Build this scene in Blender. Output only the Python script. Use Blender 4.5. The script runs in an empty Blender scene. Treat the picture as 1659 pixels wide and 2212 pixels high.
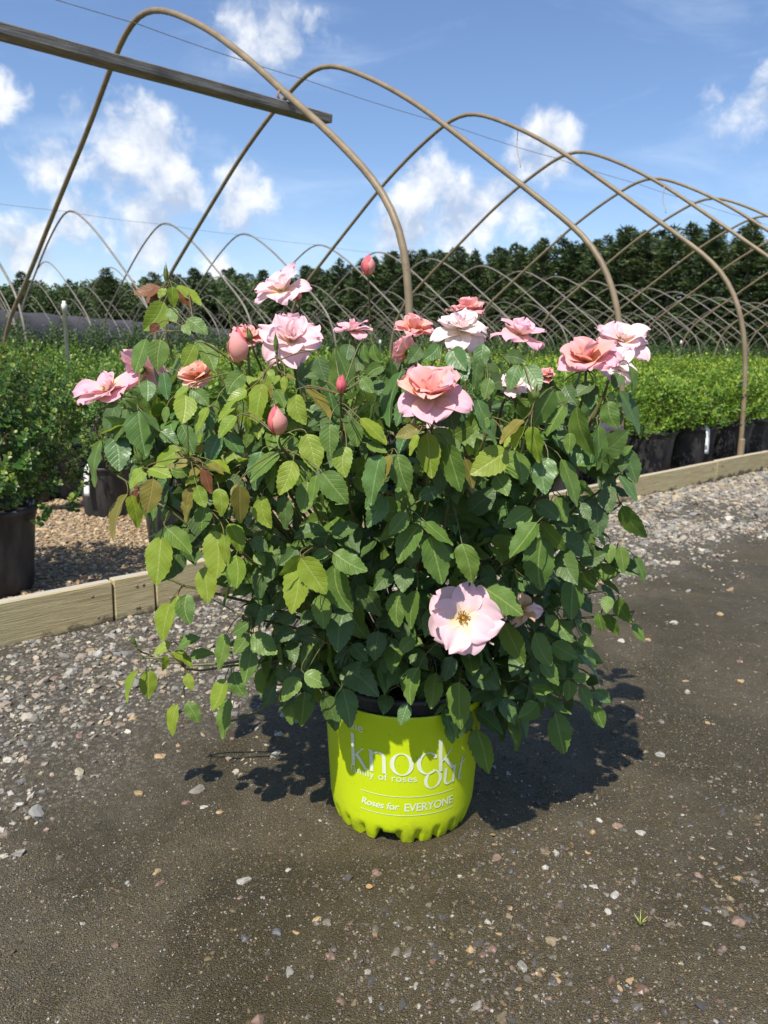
import bpy, math, random
import numpy as np
from mathutils import Matrix, Vector
rng = np.random.default_rng(7)
random.seed(7)
SC = bpy.context.scene
COL = SC.collection

# ------------------------------------------------------------------ camera
CAM_H = 0.89
PITCH, ROLL = math.radians(11.9), math.radians(1.0)
FPX, CXP, CYP = 1659.0, 829.5, 1106.0          # working pixel frame: 1659 x 2212
FWD = np.array([0, math.cos(PITCH), -math.sin(PITCH)])
UP0 = np.array([0, math.sin(PITCH), math.cos(PITCH)])
RT = np.array([1., 0, 0]) * math.cos(ROLL) + UP0 * math.sin(ROLL)
UP = UP0 * math.cos(ROLL) - np.array([1., 0, 0]) * math.sin(ROLL)
CPOS = np.array([0, 0, CAM_H])
cam_d = bpy.data.cameras.new('camera')
cam = bpy.data.objects.new('camera', cam_d); COL.objects.link(cam)
cam_d.sensor_fit = 'VERTICAL'; cam_d.sensor_height = 34.667; cam_d.sensor_width = 26.0; cam_d.lens = 26.0
cam_d.clip_start = 0.05; cam_d.clip_end = 3000
cam_d.dof.use_dof = True; cam_d.dof.focus_distance = 1.22; cam_d.dof.aperture_fstop = 9.0
M = Matrix.Identity(4)
for i in range(3):
    M[i][0] = RT[i]; M[i][1] = UP[i]; M[i][2] = -FWD[i]; M[i][3] = CPOS[i]
cam.matrix_world = M
SC.camera = cam

# ------------------------------------------------------------------ sun and sky
SUN_EL, SUN_AZ = math.radians(58), math.radians(25)   # light travels towards +Y and a little +X
LDIR = np.array([math.sin(SUN_AZ) * math.cos(SUN_EL), math.cos(SUN_AZ) * math.cos(SUN_EL), -math.sin(SUN_EL)])
TOSUN = -LDIR
sun_d = bpy.data.lights.new('sun', 'SUN'); sun_d.energy = 4.9; sun_d.angle = math.radians(0.53); sun_d.color = (1.0, 0.95, 0.86)
sun = bpy.data.objects.new('sun', sun_d); COL.objects.link(sun)
sun.rotation_euler = Vector(LDIR).to_track_quat('-Z', 'Y').to_euler()
sun.location = (-3, -5, 9)
vs = SC.view_settings
vs.view_transform = 'Standard'; vs.look = 'None'; vs.exposure = 0.45; vs.gamma = 1.0; vs.use_curve_mapping = False
SC.cycles.use_denoising = True
SC.cycles.sample_clamp_indirect = 4.0
SC.cycles.max_bounces = 6; SC.cycles.transparent_max_bounces = 6


def ray(u, v):
    return RT * (u - CXP) / FPX - UP * (v - CYP) / FPX + FWD


def at_z(u, v, z=0.0):
    d = ray(u, v); return CPOS + d * (z - CAM_H) / d[2]


def at_y(u, v, y):
    d = ray(u, v); return CPOS + d * y / d[1]


def proj(p):
    q = np.asarray(p) - CPOS; z = q @ FWD
    return np.stack([CXP + FPX * (q @ RT) / z, CYP - FPX * (q @ UP) / z], -1)


def unit(a):
    a = np.asarray(a, float); return a / (np.linalg.norm(a) + 1e-12)


class NT:                                        # small node-tree helper
    def __init__(s, tree): s.t = tree; s.n = tree.nodes; s.l = tree.links
    def new(s, typ, **kw):
        n = s.n.new(typ)
        for k, v in kw.items():
            if hasattr(n, k): setattr(n, k, v)
        return n
    def put(s, sock, val):
        if val is None: return
        if hasattr(val, 'is_linked') or hasattr(val, 'links'): s.l.new(val, sock)
        else:
            try: sock.default_value = val
            except Exception: sock.default_value = (*val, 1.0)
    def math(s, op, a, b=None, c=None, clamp=False):
        n = s.new('ShaderNodeMath', operation=op); n.use_clamp = clamp
        s.put(n.inputs[0], a)
        if b is not None: s.put(n.inputs[1], b)
        if c is not None: s.put(n.inputs[2], c)
        return n.outputs[0]
    def vmath(s, op, a, b=None, out=0, scale=None):
        n = s.new('ShaderNodeVectorMath', operation=op)
        s.put(n.inputs[0], a)
        if b is not None: s.put(n.inputs[1], b)
        if scale is not None: s.put(n.inputs['Scale'], scale)
        return n.outputs[out]
    def noise(s, vec, scale, detail=3, rough=0.55, dist=0.0, out=0):
        n = s.new('ShaderNodeTexNoise'); s.put(n.inputs['Vector'], vec)
        n.inputs['Scale'].default_value = scale; n.inputs['Detail'].default_value = detail
        n.inputs['Roughness'].default_value = rough; n.inputs['Distortion'].default_value = dist
        return n.outputs[out]
    def voro(s, vec, scale, feature='F1', out='Distance', rnd=1.0):
        n = s.new('ShaderNodeTexVoronoi', feature=feature); s.put(n.inputs['Vector'], vec)
        n.inputs['Scale'].default_value = scale; n.inputs['Randomness'].default_value = rnd
        return n.outputs[out]
    def map(s, x, a, b, c=0.0, d=1.0, smooth=False):
        n = s.new('ShaderNodeMapRange', interpolation_type='SMOOTHSTEP' if smooth else 'LINEAR')
        s.put(n.inputs[0], x)
        for i, q in enumerate((a, b, c, d)): s.put(n.inputs[i + 1], q)
        return n.outputs[0]
    def mix(s, f, a, b, mode='MIX'):
        n = s.new('ShaderNodeMix', data_type='RGBA', blend_type=mode)
        s.put(n.inputs['Factor'], f)
        for k, q in (('A', a), ('B', b)):
            sock = [i for i in n.inputs if i.name == k and i.type == 'RGBA'][0]
            if isinstance(q, (tuple, list)): sock.default_value = (*q[:3], 1.0)
            else: s.l.new(q, sock)
        return [o for o in n.outputs if o.type == 'RGBA'][0]
    def ramp(s, f, stops, interp='LINEAR'):
        n = s.new('ShaderNodeValToRGB'); n.color_ramp.interpolation = interp
        e = n.color_ramp.elements
        while len(e) < len(stops): e.new(0.5)
        for q, (p, c) in zip(e, stops): q.position = p; q.color = (*c, 1.0)
        s.put(n.inputs[0], f); return n.outputs[0]
    def bump(s, h, strength=0.3, dist=0.01, normal=None):
        n = s.new('ShaderNodeBump'); n.inputs['Strength'].default_value = strength; n.inputs['Distance'].default_value = dist
        s.put(n.inputs['Height'], h)
        if normal is not None: s.l.new(normal, n.inputs['Normal'])
        return n.outputs[0]


world = bpy.data.worlds.new('World'); SC.world = world; world.use_nodes = True
w = NT(world.node_tree); w.n.clear()
sky = w.new('ShaderNodeTexSky', sky_type='NISHITA'); sky.sun_disc = False
sky.sun_elevation = SUN_EL; sky.sun_rotation = math.atan2(TOSUN[0], TOSUN[1])
sky.air_density = 1.0; sky.dust_density = 0.6; sky.ozone_density = 2.2; sky.altitude = 30
tc = w.new('ShaderNodeTexCoord'); dirn = tc.outputs['Generated']
sep = w.new('ShaderNodeSeparateXYZ'); w.l.new(dirn, sep.inputs[0]); dz = sep.outputs[2]
# cumulus: clumps of cloud spread over the whole sky; some sit where the photograph has them
spots = [(300, 300, .085), (215, 345, .07), (110, 345, .06), (385, 415, .05), (520, 400, .065), (500, 470, .05), (570, 60, .085), (590, 110, .06),
         (5, 190, .055), (1190, 300, .05), (1150, 350, .05), (1090, 440, .06), (1010, 470, .07), (915, 400, .055), (60, 535, .06), (190, 470, .07), (330, 500, .07), (1655, 215, .06),
         (480, 560, .06), (170, 250, .05), (860, 500, .06)]
cov = None
for (u, v, r) in spots:
    d = unit(ray(u, v))
    dt = w.vmath('DISTANCE', dirn, tuple(d), out=1)
    m = w.map(dt, r * 1.25, r * 0.1, 0, 1, smooth=True)
    cov = m if cov is None else w.math('MAXIMUM', cov, m)
warp = w.noise(dirn, 9, 4, .6, out=1)
wv = w.vmath('ADD', dirn, w.vmath('SCALE', w.vmath('SUBTRACT', warp, (.5, .5, .5)), scale=.05))
n1 = w.noise(wv, 13, 9, .58)
big = w.noise(dirn, 3.2, 2, .5)
rest = w.math('MULTIPLY', w.map(big, .5, .68, 0, .75, smooth=True), w.map(dz, .5, .75, 0, 1))
cov = w.math('MAXIMUM', cov, rest)
dens = w.math('ADD', w.math('MULTIPLY', cov, .56), w.math('MULTIPLY', w.math('SUBTRACT', n1, .5), 1.7))
alpha = w.map(dens, .26, .64, 0, .88, smooth=True)
cir_v = w.vmath('MULTIPLY', dirn, (2.2, 5.0, 9.0))
cir = w.noise(cir_v, 1.6, 7, .62, .6)
wisp = w.map(cir, .46, .85, 0, .42, smooth=True)
low = w.map(dz, .0, .22, .34, 0.0, smooth=True)
veil = w.math('ADD', wisp, w.math('MULTIPLY', low, w.map(n1, .35, .65, .35, 1)), clamp=True)
shade = w.noise(w.vmath('ADD', wv, (0, 0, .03)), 13, 6, .55)
ccol = w.mix(w.map(w.math('SUBTRACT', n1, shade), -.10, .13, 0, 1), (3.9, 4.6, 5.9), (7.9, 8.0, 8.2))
skyc = w.mix(1.0, sky.outputs[0], (.97, 1.04, 1.17), 'MULTIPLY')
c1 = w.mix(veil, skyc, (5.8, 6.9, 8.4))
c2 = w.mix(alpha, c1, ccol)
bg = w.new('ShaderNodeBackground'); w.l.new(c2, bg.inputs[0]); bg.inputs[1].default_value = 0.102
wo = w.new('ShaderNodeOutputWorld'); w.l.new(bg.outputs[0], wo.inputs[0])

# ------------------------------------------------------------------ material helpers
def new_mat(name):
    m = bpy.data.materials.new(name); m.use_nodes = True
    t = NT(m.node_tree); b = t.n['Principled BSDF']
    return m, t, b


def set_in(t, b, **kw):
    names = {'color': 'Base Color', 'rough': 'Roughness', 'spec': 'Specular IOR Level', 'metal': 'Metallic', 'normal': 'Normal', 'coat': 'Coat Weight', 'sheen': 'Sheen Weight'}
    for k, v in kw.items():
        s = b.inputs[names[k]]
        if isinstance(v, (tuple, list)): s.default_value = (*v[:3], 1.0)
        elif isinstance(v, (int, float)): s.default_value = v
        else: t.l.new(v, s)


def translucent(t, b, color, amount):
    tr = t.new('ShaderNodeBsdfTranslucent'); t.put(tr.inputs[0], color)
    mx = t.new('ShaderNodeMixShader'); mx.inputs[0].default_value = amount
    t.l.new(b.outputs[0], mx.inputs[1]); t.l.new(tr.outputs[0], mx.inputs[2])
    out = [n for n in t.n if n.type == 'OUTPUT_MATERIAL'][0]
    t.l.new(mx.outputs[0], out.inputs[0])


def leaf_mat(name, c0, c1, rib, rough=.50, trans=.24, tcol=None, spec=.42):
    m, t, b = new_mat(name)
    uv = t.new('ShaderNodeUVMap'); sp = t.new('ShaderNodeSeparateXYZ'); t.l.new(uv.outputs[0], sp.inputs[0])
    a = t.math('ABSOLUTE', t.math('SUBTRACT', sp.outputs[0], .5)); y = sp.outputs[1]
    ph = t.math('FRACT', t.math('SUBTRACT', t.math('MULTIPLY', y, 7.0), t.math('MULTIPLY', a, 4.2)))
    vein = t.math('ABSOLUTE', t.math('SUBTRACT', ph, .5))              # 0 on a side vein
    veinm = t.map(vein, .0, .07, 1, 0, smooth=True)
    ribm = t.map(a, .012, .035, 1, 0, smooth=True)
    oi = t.new('ShaderNodeObjectInfo'); at = t.new('ShaderNodeAttribute'); at.attribute_name = 'rnd'
    r = t.math('FRACT', t.math('ADD', oi.outputs['Random'], at.outputs['Fac']))
    geo = t.new('ShaderNodeNewGeometry')
    nz = t.noise(geo.outputs['Position'], 55, 3)
    base = t.mix(t.math('ADD', t.math('MULTIPLY', r, .75), t.math('MULTIPLY', t.math('SUBTRACT', nz, .4), .8), clamp=True), c0, c1)
    base = t.mix(t.math('MULTIPLY', veinm, .16), base, rib)
    base = t.mix(t.math('MULTIPLY', ribm, .75), base, rib)
    spots_ = t.map(t.noise(geo.outputs['Position'], 420, 2), .70, .76, 0, .55)
    base = t.mix(spots_, base, (.05, .045, .015))
    back = geo.outputs['Backfacing']
    base = t.mix(t.math('MULTIPLY', back, .55), base, tuple(x * 1.25 + .02 for x in c1))
    h = t.math('ADD', t.math('MULTIPLY', t.map(vein, 0, .16, 0, 1, smooth=True), .5), t.math('ADD', t.math('MULTIPLY', t.noise(geo.outputs['Position'], 260, 3), .55), t.map(a, 0, .06, -.6, 0)))
    set_in(t, b, color=base, rough=t.map(t.noise(geo.outputs['Position'], 130, 3), .3, .7, rough - .1, rough + .14), spec=spec,
           normal=t.bump(h, .5, .0011))
    translucent(t, b, t.mix(.6, base, tcol or tuple(min(1, x * 2.2) for x in c1)), trans)
    return m


LEAF = {
    'g': leaf_mat('leaf_mid_green', (.080, .150, .024), (.142, .220, .034), (.24, .31, .09)),
    'd': leaf_mat('leaf_dark_green', (.050, .094, .024), (.082, .138, .031), (.12, .19, .06), trans=.16),
    'y': leaf_mat('leaf_young_lime', (.15, .235, .02), (.25, .31, .028), (.33, .38, .09), rough=.48, trans=.28),
    'b': leaf_mat('leaf_bronze_red', (.12, .036, .018), (.17, .07, .022), (.26, .12, .05), trans=.22, tcol=(.3, .12, .03)),
    'o': leaf_mat('leaf_olive_bronze', (.15, .14, .025), (.24, .2, .035), (.33, .26, .08), trans=.28),
    'u': leaf_mat('leaf_waxy_green', (.058, .13, .032), (.10, .18, .04), (.2, .3, .11), rough=.44, trans=.18, spec=.55),
}


def petal_mat(name, base, mid, rim, back, rough=.55):
    m, t, b = new_mat(name)
    uv = t.new('ShaderNodeUVMap'); sp = t.new('ShaderNodeSeparateXYZ'); t.l.new(uv.outputs[0], sp.inputs[0])
    geo = t.new('ShaderNodeNewGeometry'); oi = t.new('ShaderNodeObjectInfo')
    st = t.noise(t.vmath('MULTIPLY', uv.outputs[0], (16, 1.2, 1)), 2.2, 4)
    f = t.math('ADD', sp.outputs[1], t.math('MULTIPLY', t.math('SUBTRACT', st, .5), .22))
    f = t.math('ADD', f, t.math('MULTIPLY', t.math('SUBTRACT', oi.outputs['Random'], .5), .22))
    c = t.ramp(f, [(.0, base), (.25, tuple(.5 * (x + y) for x, y in zip(base, mid))), (.48, mid), (.95, rim)])
    c = t.mix(t.math('MULTIPLY', geo.outputs['Backfacing'], .45), c, back)
    fleck = t.map(t.noise(geo.outputs['Position'], 330, 2), .71, .75, 0, .35)
    c = t.mix(fleck, c, tuple(x * .62 for x in mid))
    h = t.math('ADD', st, t.math('MULTIPLY', t.noise(geo.outputs['Position'], 120, 3), .8))
    set_in(t, b, color=c, rough=rough, spec=.25, normal=t.bump(h, .28, .002))
    translucent(t, b, c, .36)
    return m


PET = {
    'pale': petal_mat('petal_pale_pink', (.90, .76, .34), (.89, .66, .67), (.88, .58, .63), (.87, .58, .62)),
    'white': petal_mat('petal_faded_white_pink', (.90, .78, .50), (.90, .77, .74), (.87, .66, .68), (.87, .70, .70)),
    'pink': petal_mat('petal_clear_pink', (.90, .66, .38), (.88, .53, .57), (.87, .47, .56), (.86, .50, .57)),
    'coral': petal_mat('petal_coral', (.92, .50, .10), (.88, .45, .36), (.87, .44, .45), (.86, .47, .48)),
    'peach': petal_mat('petal_peach', (.88, .52, .18), (.86, .45, .30), (.85, .52, .46), (.84, .46, .38)),
    'red': petal_mat('petal_coral_red', (.84, .36, .14), (.80, .20, .19), (.79, .20, .24), (.79, .24, .26)),
    'brown': petal_mat('petal_withered', (.62, .38, .16), (.55, .36, .16), (.7, .45, .32), (.5, .30, .14)),
}


def simple_mat(name, c0, c1, scale=20, rough=.6, bump=.2, bdist=.004, spec=.4, coords='Object', detail=4, metal=0.0):
    m, t, b = new_mat(name)
    tcn = t.new('ShaderNodeTexCoord'); v = tcn.outputs[coords]
    n = t.noise(v, scale, detail)
    set_in(t, b, color=t.mix(t.map(n, .3, .7), c0, c1), rough=rough, spec=spec, metal=metal, normal=t.bump(t.noise(v, scale * 3, 3), bump, bdist))
    return m


STEM = simple_mat('green_cane', (.07, .10, .025), (.16, .13, .05), 60, .5)
STEM_RED = simple_mat('reddish_twig', (.15, .08, .03), (.10, .12, .03), 60, .5)
SEPAL = simple_mat('sepal_green', (.09, .15, .03), (.18, .22, .05), 80, .5)
STAMEN = simple_mat('stamen_gold', (.45, .22, .02), (.62, .38, .05), 200, .6)
ANTHER = simple_mat('anther_brown', (.16, .07, .015), (.3, .15, .03), 200, .7)

# ------------------------------------------------------------------ mesh helpers
def np_mesh(name, V, F, uv=None, col=None, rnd=None, mats=(), midx=None, smooth=True):
    """V (n,3); F (m,3|4) one array or a list of faces; uv/col/rnd per vertex."""
    me = bpy.data.meshes.new(name)
    V = np.ascontiguousarray(V, np.float32)
    if isinstance(F, np.ndarray):
        k = F.shape[1]; me.vertices.add(len(V)); me.vertices.foreach_set('co', V.ravel())
        me.loops.add(F.size); me.loops.foreach_set('vertex_index', F.ravel().astype(np.int32))
        me.polygons.add(len(F)); me.polygons.foreach_set('loop_start', np.arange(0, F.size, k, dtype=np.int32))
        li = F.ravel()
    else:
        me.from_pydata(V.tolist(), [], [tuple(int(i) for i in f) for f in F])
        li = np.empty(len(me.loops), np.int32); me.loops.foreach_get('vertex_index', li)
    for m in mats: me.materials.append(m)
    if midx is not None: me.polygons.foreach_set('material_index', np.asarray(midx, np.int32))
    if uv is not None:
        ul = me.uv_layers.new(name='UVMap'); ul.data.foreach_set('uv', np.asarray(uv, np.float32)[li].ravel())
    if col is not None:
        ca = me.color_attributes.new('tint', 'FLOAT_COLOR', 'POINT'); ca.data.foreach_set('color', np.asarray(col, np.float32).ravel())
    if rnd is not None:
        ra = me.attributes.new('rnd', 'FLOAT', 'POINT'); ra.data.foreach_set('value', np.asarray(rnd, np.float32))
    me.update(calc_edges=True)
    me.polygons.foreach_set('use_smooth', np.full(len(me.polygons), smooth))
    return me


def link(name, me, parent=None, label=None, cat=None, group=None, kind=None):
    o = bpy.data.objects.new(name, me); COL.objects.link(o)
    if parent is not None: o.parent = parent
    return tag(o, label, cat, group, kind)


def tag(o, label=None, cat=None, group=None, kind=None):
    if label: o['label'] = label
    if cat: o['category'] = cat
    if group: o['group'] = group
    if kind: o['kind'] = kind
    return o


class Build:                                     # collects loose shapes into ONE mesh
    def __init__(s): s.V = []; s.F = []; s.U = []; s.R = []; s.M = []; s.n = 0
    def add(s, V, F, uv=None, rnd=0.0, mi=0):
        V = np.asarray(V, float); k = len(V)
        s.V.append(V); s.F += [tuple(int(i) + s.n for i in f) for f in F]
        s.U.append(np.zeros((k, 2)) if uv is None else uv); s.R.append(np.full(k, rnd)); s.M += [mi] * len(F); s.n += k
    def tube(s, P, R, sides=6, mi=0, cap=True):
        V, F = tube(P, R, sides, cap); s.add(V, F, mi=mi)
    def mesh(s, name, mats, smooth=True):
        return np_mesh(name, np.concatenate(s.V), s.F, uv=np.concatenate(s.U), rnd=np.concatenate(s.R), mats=mats, midx=s.M, smooth=smooth)


def tube(P, R, sides=6, cap=True):
    P = np.asarray(P, float); n = len(P); R = np.broadcast_to(np.asarray(R, float), (n,))
    T = np.gradient(P, axis=0); T /= np.linalg.norm(T, axis=1)[:, None] + 1e-9
    ref = np.array([0.31, 0.17, 0.93]) if abs(T[0][2]) < .85 else np.array([.9, .3, .1])
    a = unit(np.cross(T[0], ref)); V = []
    for i in range(n):
        a = unit(a - T[i] * (a @ T[i])); b = np.cross(T[i], a)
        for k in range(sides):
            q = 2 * math.pi * k / sides; V.append(P[i] + R[i] * (math.cos(q) * a + math.sin(q) * b))
    F = []
    for i in range(n - 1):
        for k in range(sides):
            k2 = (k + 1) % sides; F.append((i * sides + k, i * sides + k2, (i + 1) * sides + k2, (i + 1) * sides + k))
    if cap: F.append(tuple(range(sides))[::-1]); F.append(tuple((n - 1) * sides + k for k in range(sides)))
    return V, F


def bez(p0, p1, p2, p3, n=14):
    t = np.linspace(0, 1, n)[:, None]
    return (1 - t) ** 3 * p0 + 3 * (1 - t) ** 2 * t * p1 + 3 * (1 - t) * t * t * p2 + t ** 3 * p3


def lathe(prof, sides=48, uvscale=1.0, closed=False):
    V = []; F = []; n = len(prof)
    for (r, z) in prof:
        for k in range(sides):
            a = 2 * math.pi * k / sides; V.append((r * math.cos(a), r * math.sin(a), z))
    for i in range(n - 1):
        for k in range(sides):
            k2 = (k + 1) % sides; F.append((i * sides + k, i * sides + k2, (i + 1) * sides + k2, (i + 1) * sides + k))
    return np.array(V), F


def box_bevel(name, sx, sy, sz, mat, bev=.004, seg=1, wob=0.0, cuts=1, r=None):
    """A box with bevelled edges, subdivided along x and a little crooked."""
    import bmesh
    bm = bmesh.new(); bmesh.ops.create_cube(bm, size=1.0)
    bmesh.ops.scale(bm, vec=(sx, sy, sz), verts=bm.verts)
    bmesh.ops.bevel(bm, geom=bm.edges[:], offset=bev, segments=seg, affect='EDGES')
    if cuts > 1:
        for k in range(1, cuts):
            x = -sx / 2 + sx * k / cuts
            bmesh.ops.bisect_plane(bm, geom=bm.verts[:] + bm.edges[:] + bm.faces[:], plane_co=(x, 0, 0), plane_no=(1, 0, 0))
    if wob:
        ph = [r.uniform(0, 6) for _ in range(6)]
        for v in bm.verts:
            v.co.z += wob * (math.sin(v.co.x * 2.1 + ph[0]) + .5 * math.sin(v.co.x * 9 + ph[1])) * .6
            v.co.y += wob * (math.sin(v.co.x * 1.7 + ph[2]) + .4 * math.sin(v.co.x * 7 + ph[3])) * .6
    me = bpy.data.meshes.new(name); bm.to_mesh(me); bm.free(); me.materials.append(mat)
    return me


# ------------------------------------------------------------------ the nursery rows: s along the rows, l across them
_a = at_z(0, 1310, .14); _b = at_z(1659, 980, .14)
DR = unit([(_b - _a)[0], (_b - _a)[1], 0]); LT = np.array([-DR[1], DR[0], 0.0])
ORG = at_z(1335, 1035, .14); ORG[2] = 0


def row(s, l, z=0.0):
    return ORG + DR * s + LT * l + np.array([0, 0, z])


def to_row(p):
    q = np.asarray(p) - ORG; return q @ DR, q @ LT


ROWANG = math.atan2(DR[1], DR[0])
BOARD_L = -0.03                                   # outer face of the timber edging lies near l = -0.05

# ------------------------------------------------------------------ ground
def vnoise(x, y, seed=0):
    """smooth value noise, vectorised"""
    x = np.asarray(x, float); y = np.asarray(y, float)
    xi = np.floor(x).astype(np.int64); yi = np.floor(y).astype(np.int64); fx = x - xi; fy = y - yi
    fx = fx * fx * (3 - 2 * fx); fy = fy * fy * (3 - 2 * fy)
    def h(a, b):
        n = (a * 374761393 + b * 668265263 + seed * 144665) & 0x7fffffff
        n = ((n ^ (n >> 13)) * 1274126177) & 0x7fffffff
        return ((n ^ (n >> 16)) & 0xffff) / 65535.0
    return (h(xi, yi) * (1 - fx) + h(xi + 1, yi) * fx) * (1 - fy) + (h(xi, yi + 1) * (1 - fx) + h(xi + 1, yi + 1) * fx) * fy


def ground_h(x, y):
    x = np.asarray(x, float); y = np.asarray(y, float)
    near = np.clip((12 - np.hypot(x, y)) / 6, 0, 1)
    h = .014 * (vnoise(x * 2.3, y * 2.3, 1) - .5) + .009 * (vnoise(x * 7, y * 7, 2) - .5) + .006 * (vnoise(x * 19, y * 21, 3) - .5)
    h += .0036 * (vnoise(x * 55, y * 55, 4) - .5)
    pot = np.clip((np.hypot(x - .047, y - 1.392) - .15) / .12, 0, 1)
    return h * near * pot - .001


def grid_axis(lo, hi, fine_lo, fine_hi, step, grow=1.25):
    mid = list(np.arange(fine_lo, fine_hi, step)); s = step
    a = [fine_lo]
    while a[-1] > lo: s *= grow; a.append(a[-1] - s)
    b = [mid[-1]]; s = step
    while b[-1] < hi: s *= grow; b.append(b[-1] + s)
    return np.array(a[:0:-1] + mid + b[1:])


gx = grid_axis(-1500, 1500, -1.3, 1.6, .012); gy = grid_axis(-60, 2000, .55, 3.4, .012)
X, Y = np.meshgrid(gx, gy); Z = ground_h(X, Y)
nx, ny = len(gx), len(gy)
idx = np.arange(nx * ny).reshape(ny, nx)
Fq = np.stack([idx[:-1, :-1], idx[:-1, 1:], idx[1:, 1:], idx[1:, :-1]], -1).reshape(-1, 4)

m, t, b = new_mat('wet_gritty_mud')
geo = t.new('ShaderNodeNewGeometry'); P = geo.outputs['Position']
lrow = t.math('SUBTRACT', t.vmath('DOT_PRODUCT', P, tuple(LT), out=1), float(ORG @ LT))
edge = t.math('ADD', lrow, t.math('MULTIPLY', t.math('SUBTRACT', t.noise(P, 4.5, 4), .5), .7))
dry = t.map(edge, -1.15, -.65, 0, 1, smooth=True)
n_big = t.noise(P, 2.2, 4); n_mid = t.noise(P, 14, 5, .65); n_fine = t.noise(P, 160, 5, .7)
mud = t.mix(t.map(n_big, .35, .65), (.108, .083, .043), (.088, .066, .026))
px_ = t.new('ShaderNodeSeparateXYZ'); t.l.new(P, px_.inputs[0])
mud = t.mix(t.map(px_.outputs[0], -.1, -.6, 0, .6, smooth=True), mud, (.115, .096, .062))
mud = t.mix(t.map(n_mid, .45, .75, 0, .6), mud, (.155, .124, .072))
grit = t.voro(P, 420, out='Color'); gs = t.new('ShaderNodeSeparateColor'); t.l.new(grit, gs.inputs[0])
gd = t.voro(P, 420)
mud = t.mix(t.math('MULTIPLY', t.map(gs.outputs[0], .72, .95), t.map(gd, .5, .2, 0, .8)), mud, (.30, .25, .16))
mud = t.mix(t.math('MULTIPLY', t.map(gs.outputs[1], .8, .95), .7), mud, (.03, .027, .02))
g2 = t.voro(P, 85, out='Color'); g2s = t.new('ShaderNodeSeparateColor'); t.l.new(g2, g2s.inputs[0]); g2d = t.voro(P, 85)
grav = t.mix(g2s.outputs[0], (.12, .105, .08), (.30, .27, .21))
grav = t.mix(t.map(g2d, .25, .6, 0, .85), grav, (.065, .052, .035))
damp = t.math('MULTIPLY', t.map(t.noise(P, 1.9, 5, .6, .8), .42, .60, 0, 1, smooth=True), t.math('SUBTRACT', 1.0, dry))
mud = t.mix(t.math('MULTIPLY', damp, .62), mud, (.048, .037, .014))
track = t.noise(t.vmath('ADD', t.vmath('SCALE', P, scale=3.2), t.vmath('SCALE', t.noise(P, 2.5, 3, out=1), scale=1.6)), 1.4, 6, .7)
mud = t.mix(t.map(track, .56, .70, 0, .55, smooth=True), mud, (.040, .032, .018))
col_ = t.mix(dry, mud, grav)
wet = t.math('MAXIMUM', damp, t.math('MULTIPLY', t.map(t.noise(P, 5.5, 4), .42, .62, 0, .7, smooth=True), t.math('SUBTRACT', 1.0, dry)))
rough = t.math('SUBTRACT', t.map(n_fine, .3, .7, .5, .78), t.math('MULTIPLY', wet, .34))
hgt = t.math('ADD', t.math('MULTIPLY', n_fine, .5), t.math('ADD', t.math('MULTIPLY', t.math('SUBTRACT', 1.0, gd), .55), t.math('ADD', t.math('MULTIPLY', n_mid, 1.0), t.math('MULTIPLY', t.noise(P, 620, 2), .35))))
set_in(t, b, color=col_, rough=rough, spec=.45, normal=t.bump(hgt, 1.0, .0085))
MUD = m
link('ground', np_mesh('ground', np.stack([X, Y, Z], -1).reshape(-1, 3), Fq, mats=[MUD]), kind='structure')

# tan pebble floor inside the bed, behind the edging
m, t, b = new_mat('tan_pebble_floor')
geo = t.new('ShaderNodeNewGeometry'); P = geo.outputs['Position']
vc = t.voro(P, 48, out='Color'); vs_ = t.new('ShaderNodeSeparateColor'); t.l.new(vc, vs_.inputs[0]); vd = t.voro(P, 48)
c = t.mix(vs_.outputs[0], (.26, .18, .10), (.45, .33, .19)); c = t.mix(t.map(vd, .25, .6, 0, .8), c, (.10, .07, .04))
set_in(t, b, color=c, rough=.8, normal=t.bump(t.math('SUBTRACT', 1.0, vd), .8, .012))
corner = [row(-9, -.028, .028), row(60, -.028, .028), row(60, 5.95, .028), row(-9, 5.95, .028)]
link('bed_floor', np_mesh('bed_floor', np.array(corner), np.array([[0, 1, 2, 3]]), mats=[m]), kind='structure')

# --- stones
import bmesh
def ico(sub):
    bm = bmesh.new(); bmesh.ops.create_icosphere(bm, subdivisions=sub, radius=1.0); bm.verts.ensure_lookup_table()
    V = np.array([v.co[:] for v in bm.verts]); F = np.array([[v.index for v in f.verts] for f in bm.faces]); bm.free(); return V, F


def stone_shape(sub, r):
    V, F = ico(sub); V = V.copy()
    for _ in range(5 if sub > 1 else 3):                      # cut flats
        d = unit(r.normal(size=3)); c = r.uniform(.55, .9)
        k = V @ d; V -= np.outer(np.clip(k - c, 0, None), d)
    V *= 1 + .12 * r.normal(size=(len(V), 1)) * (1 if sub > 1 else .8)
    return V * np.array([1, r.uniform(.62, .95), r.uniform(.42, .75)]), F


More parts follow.
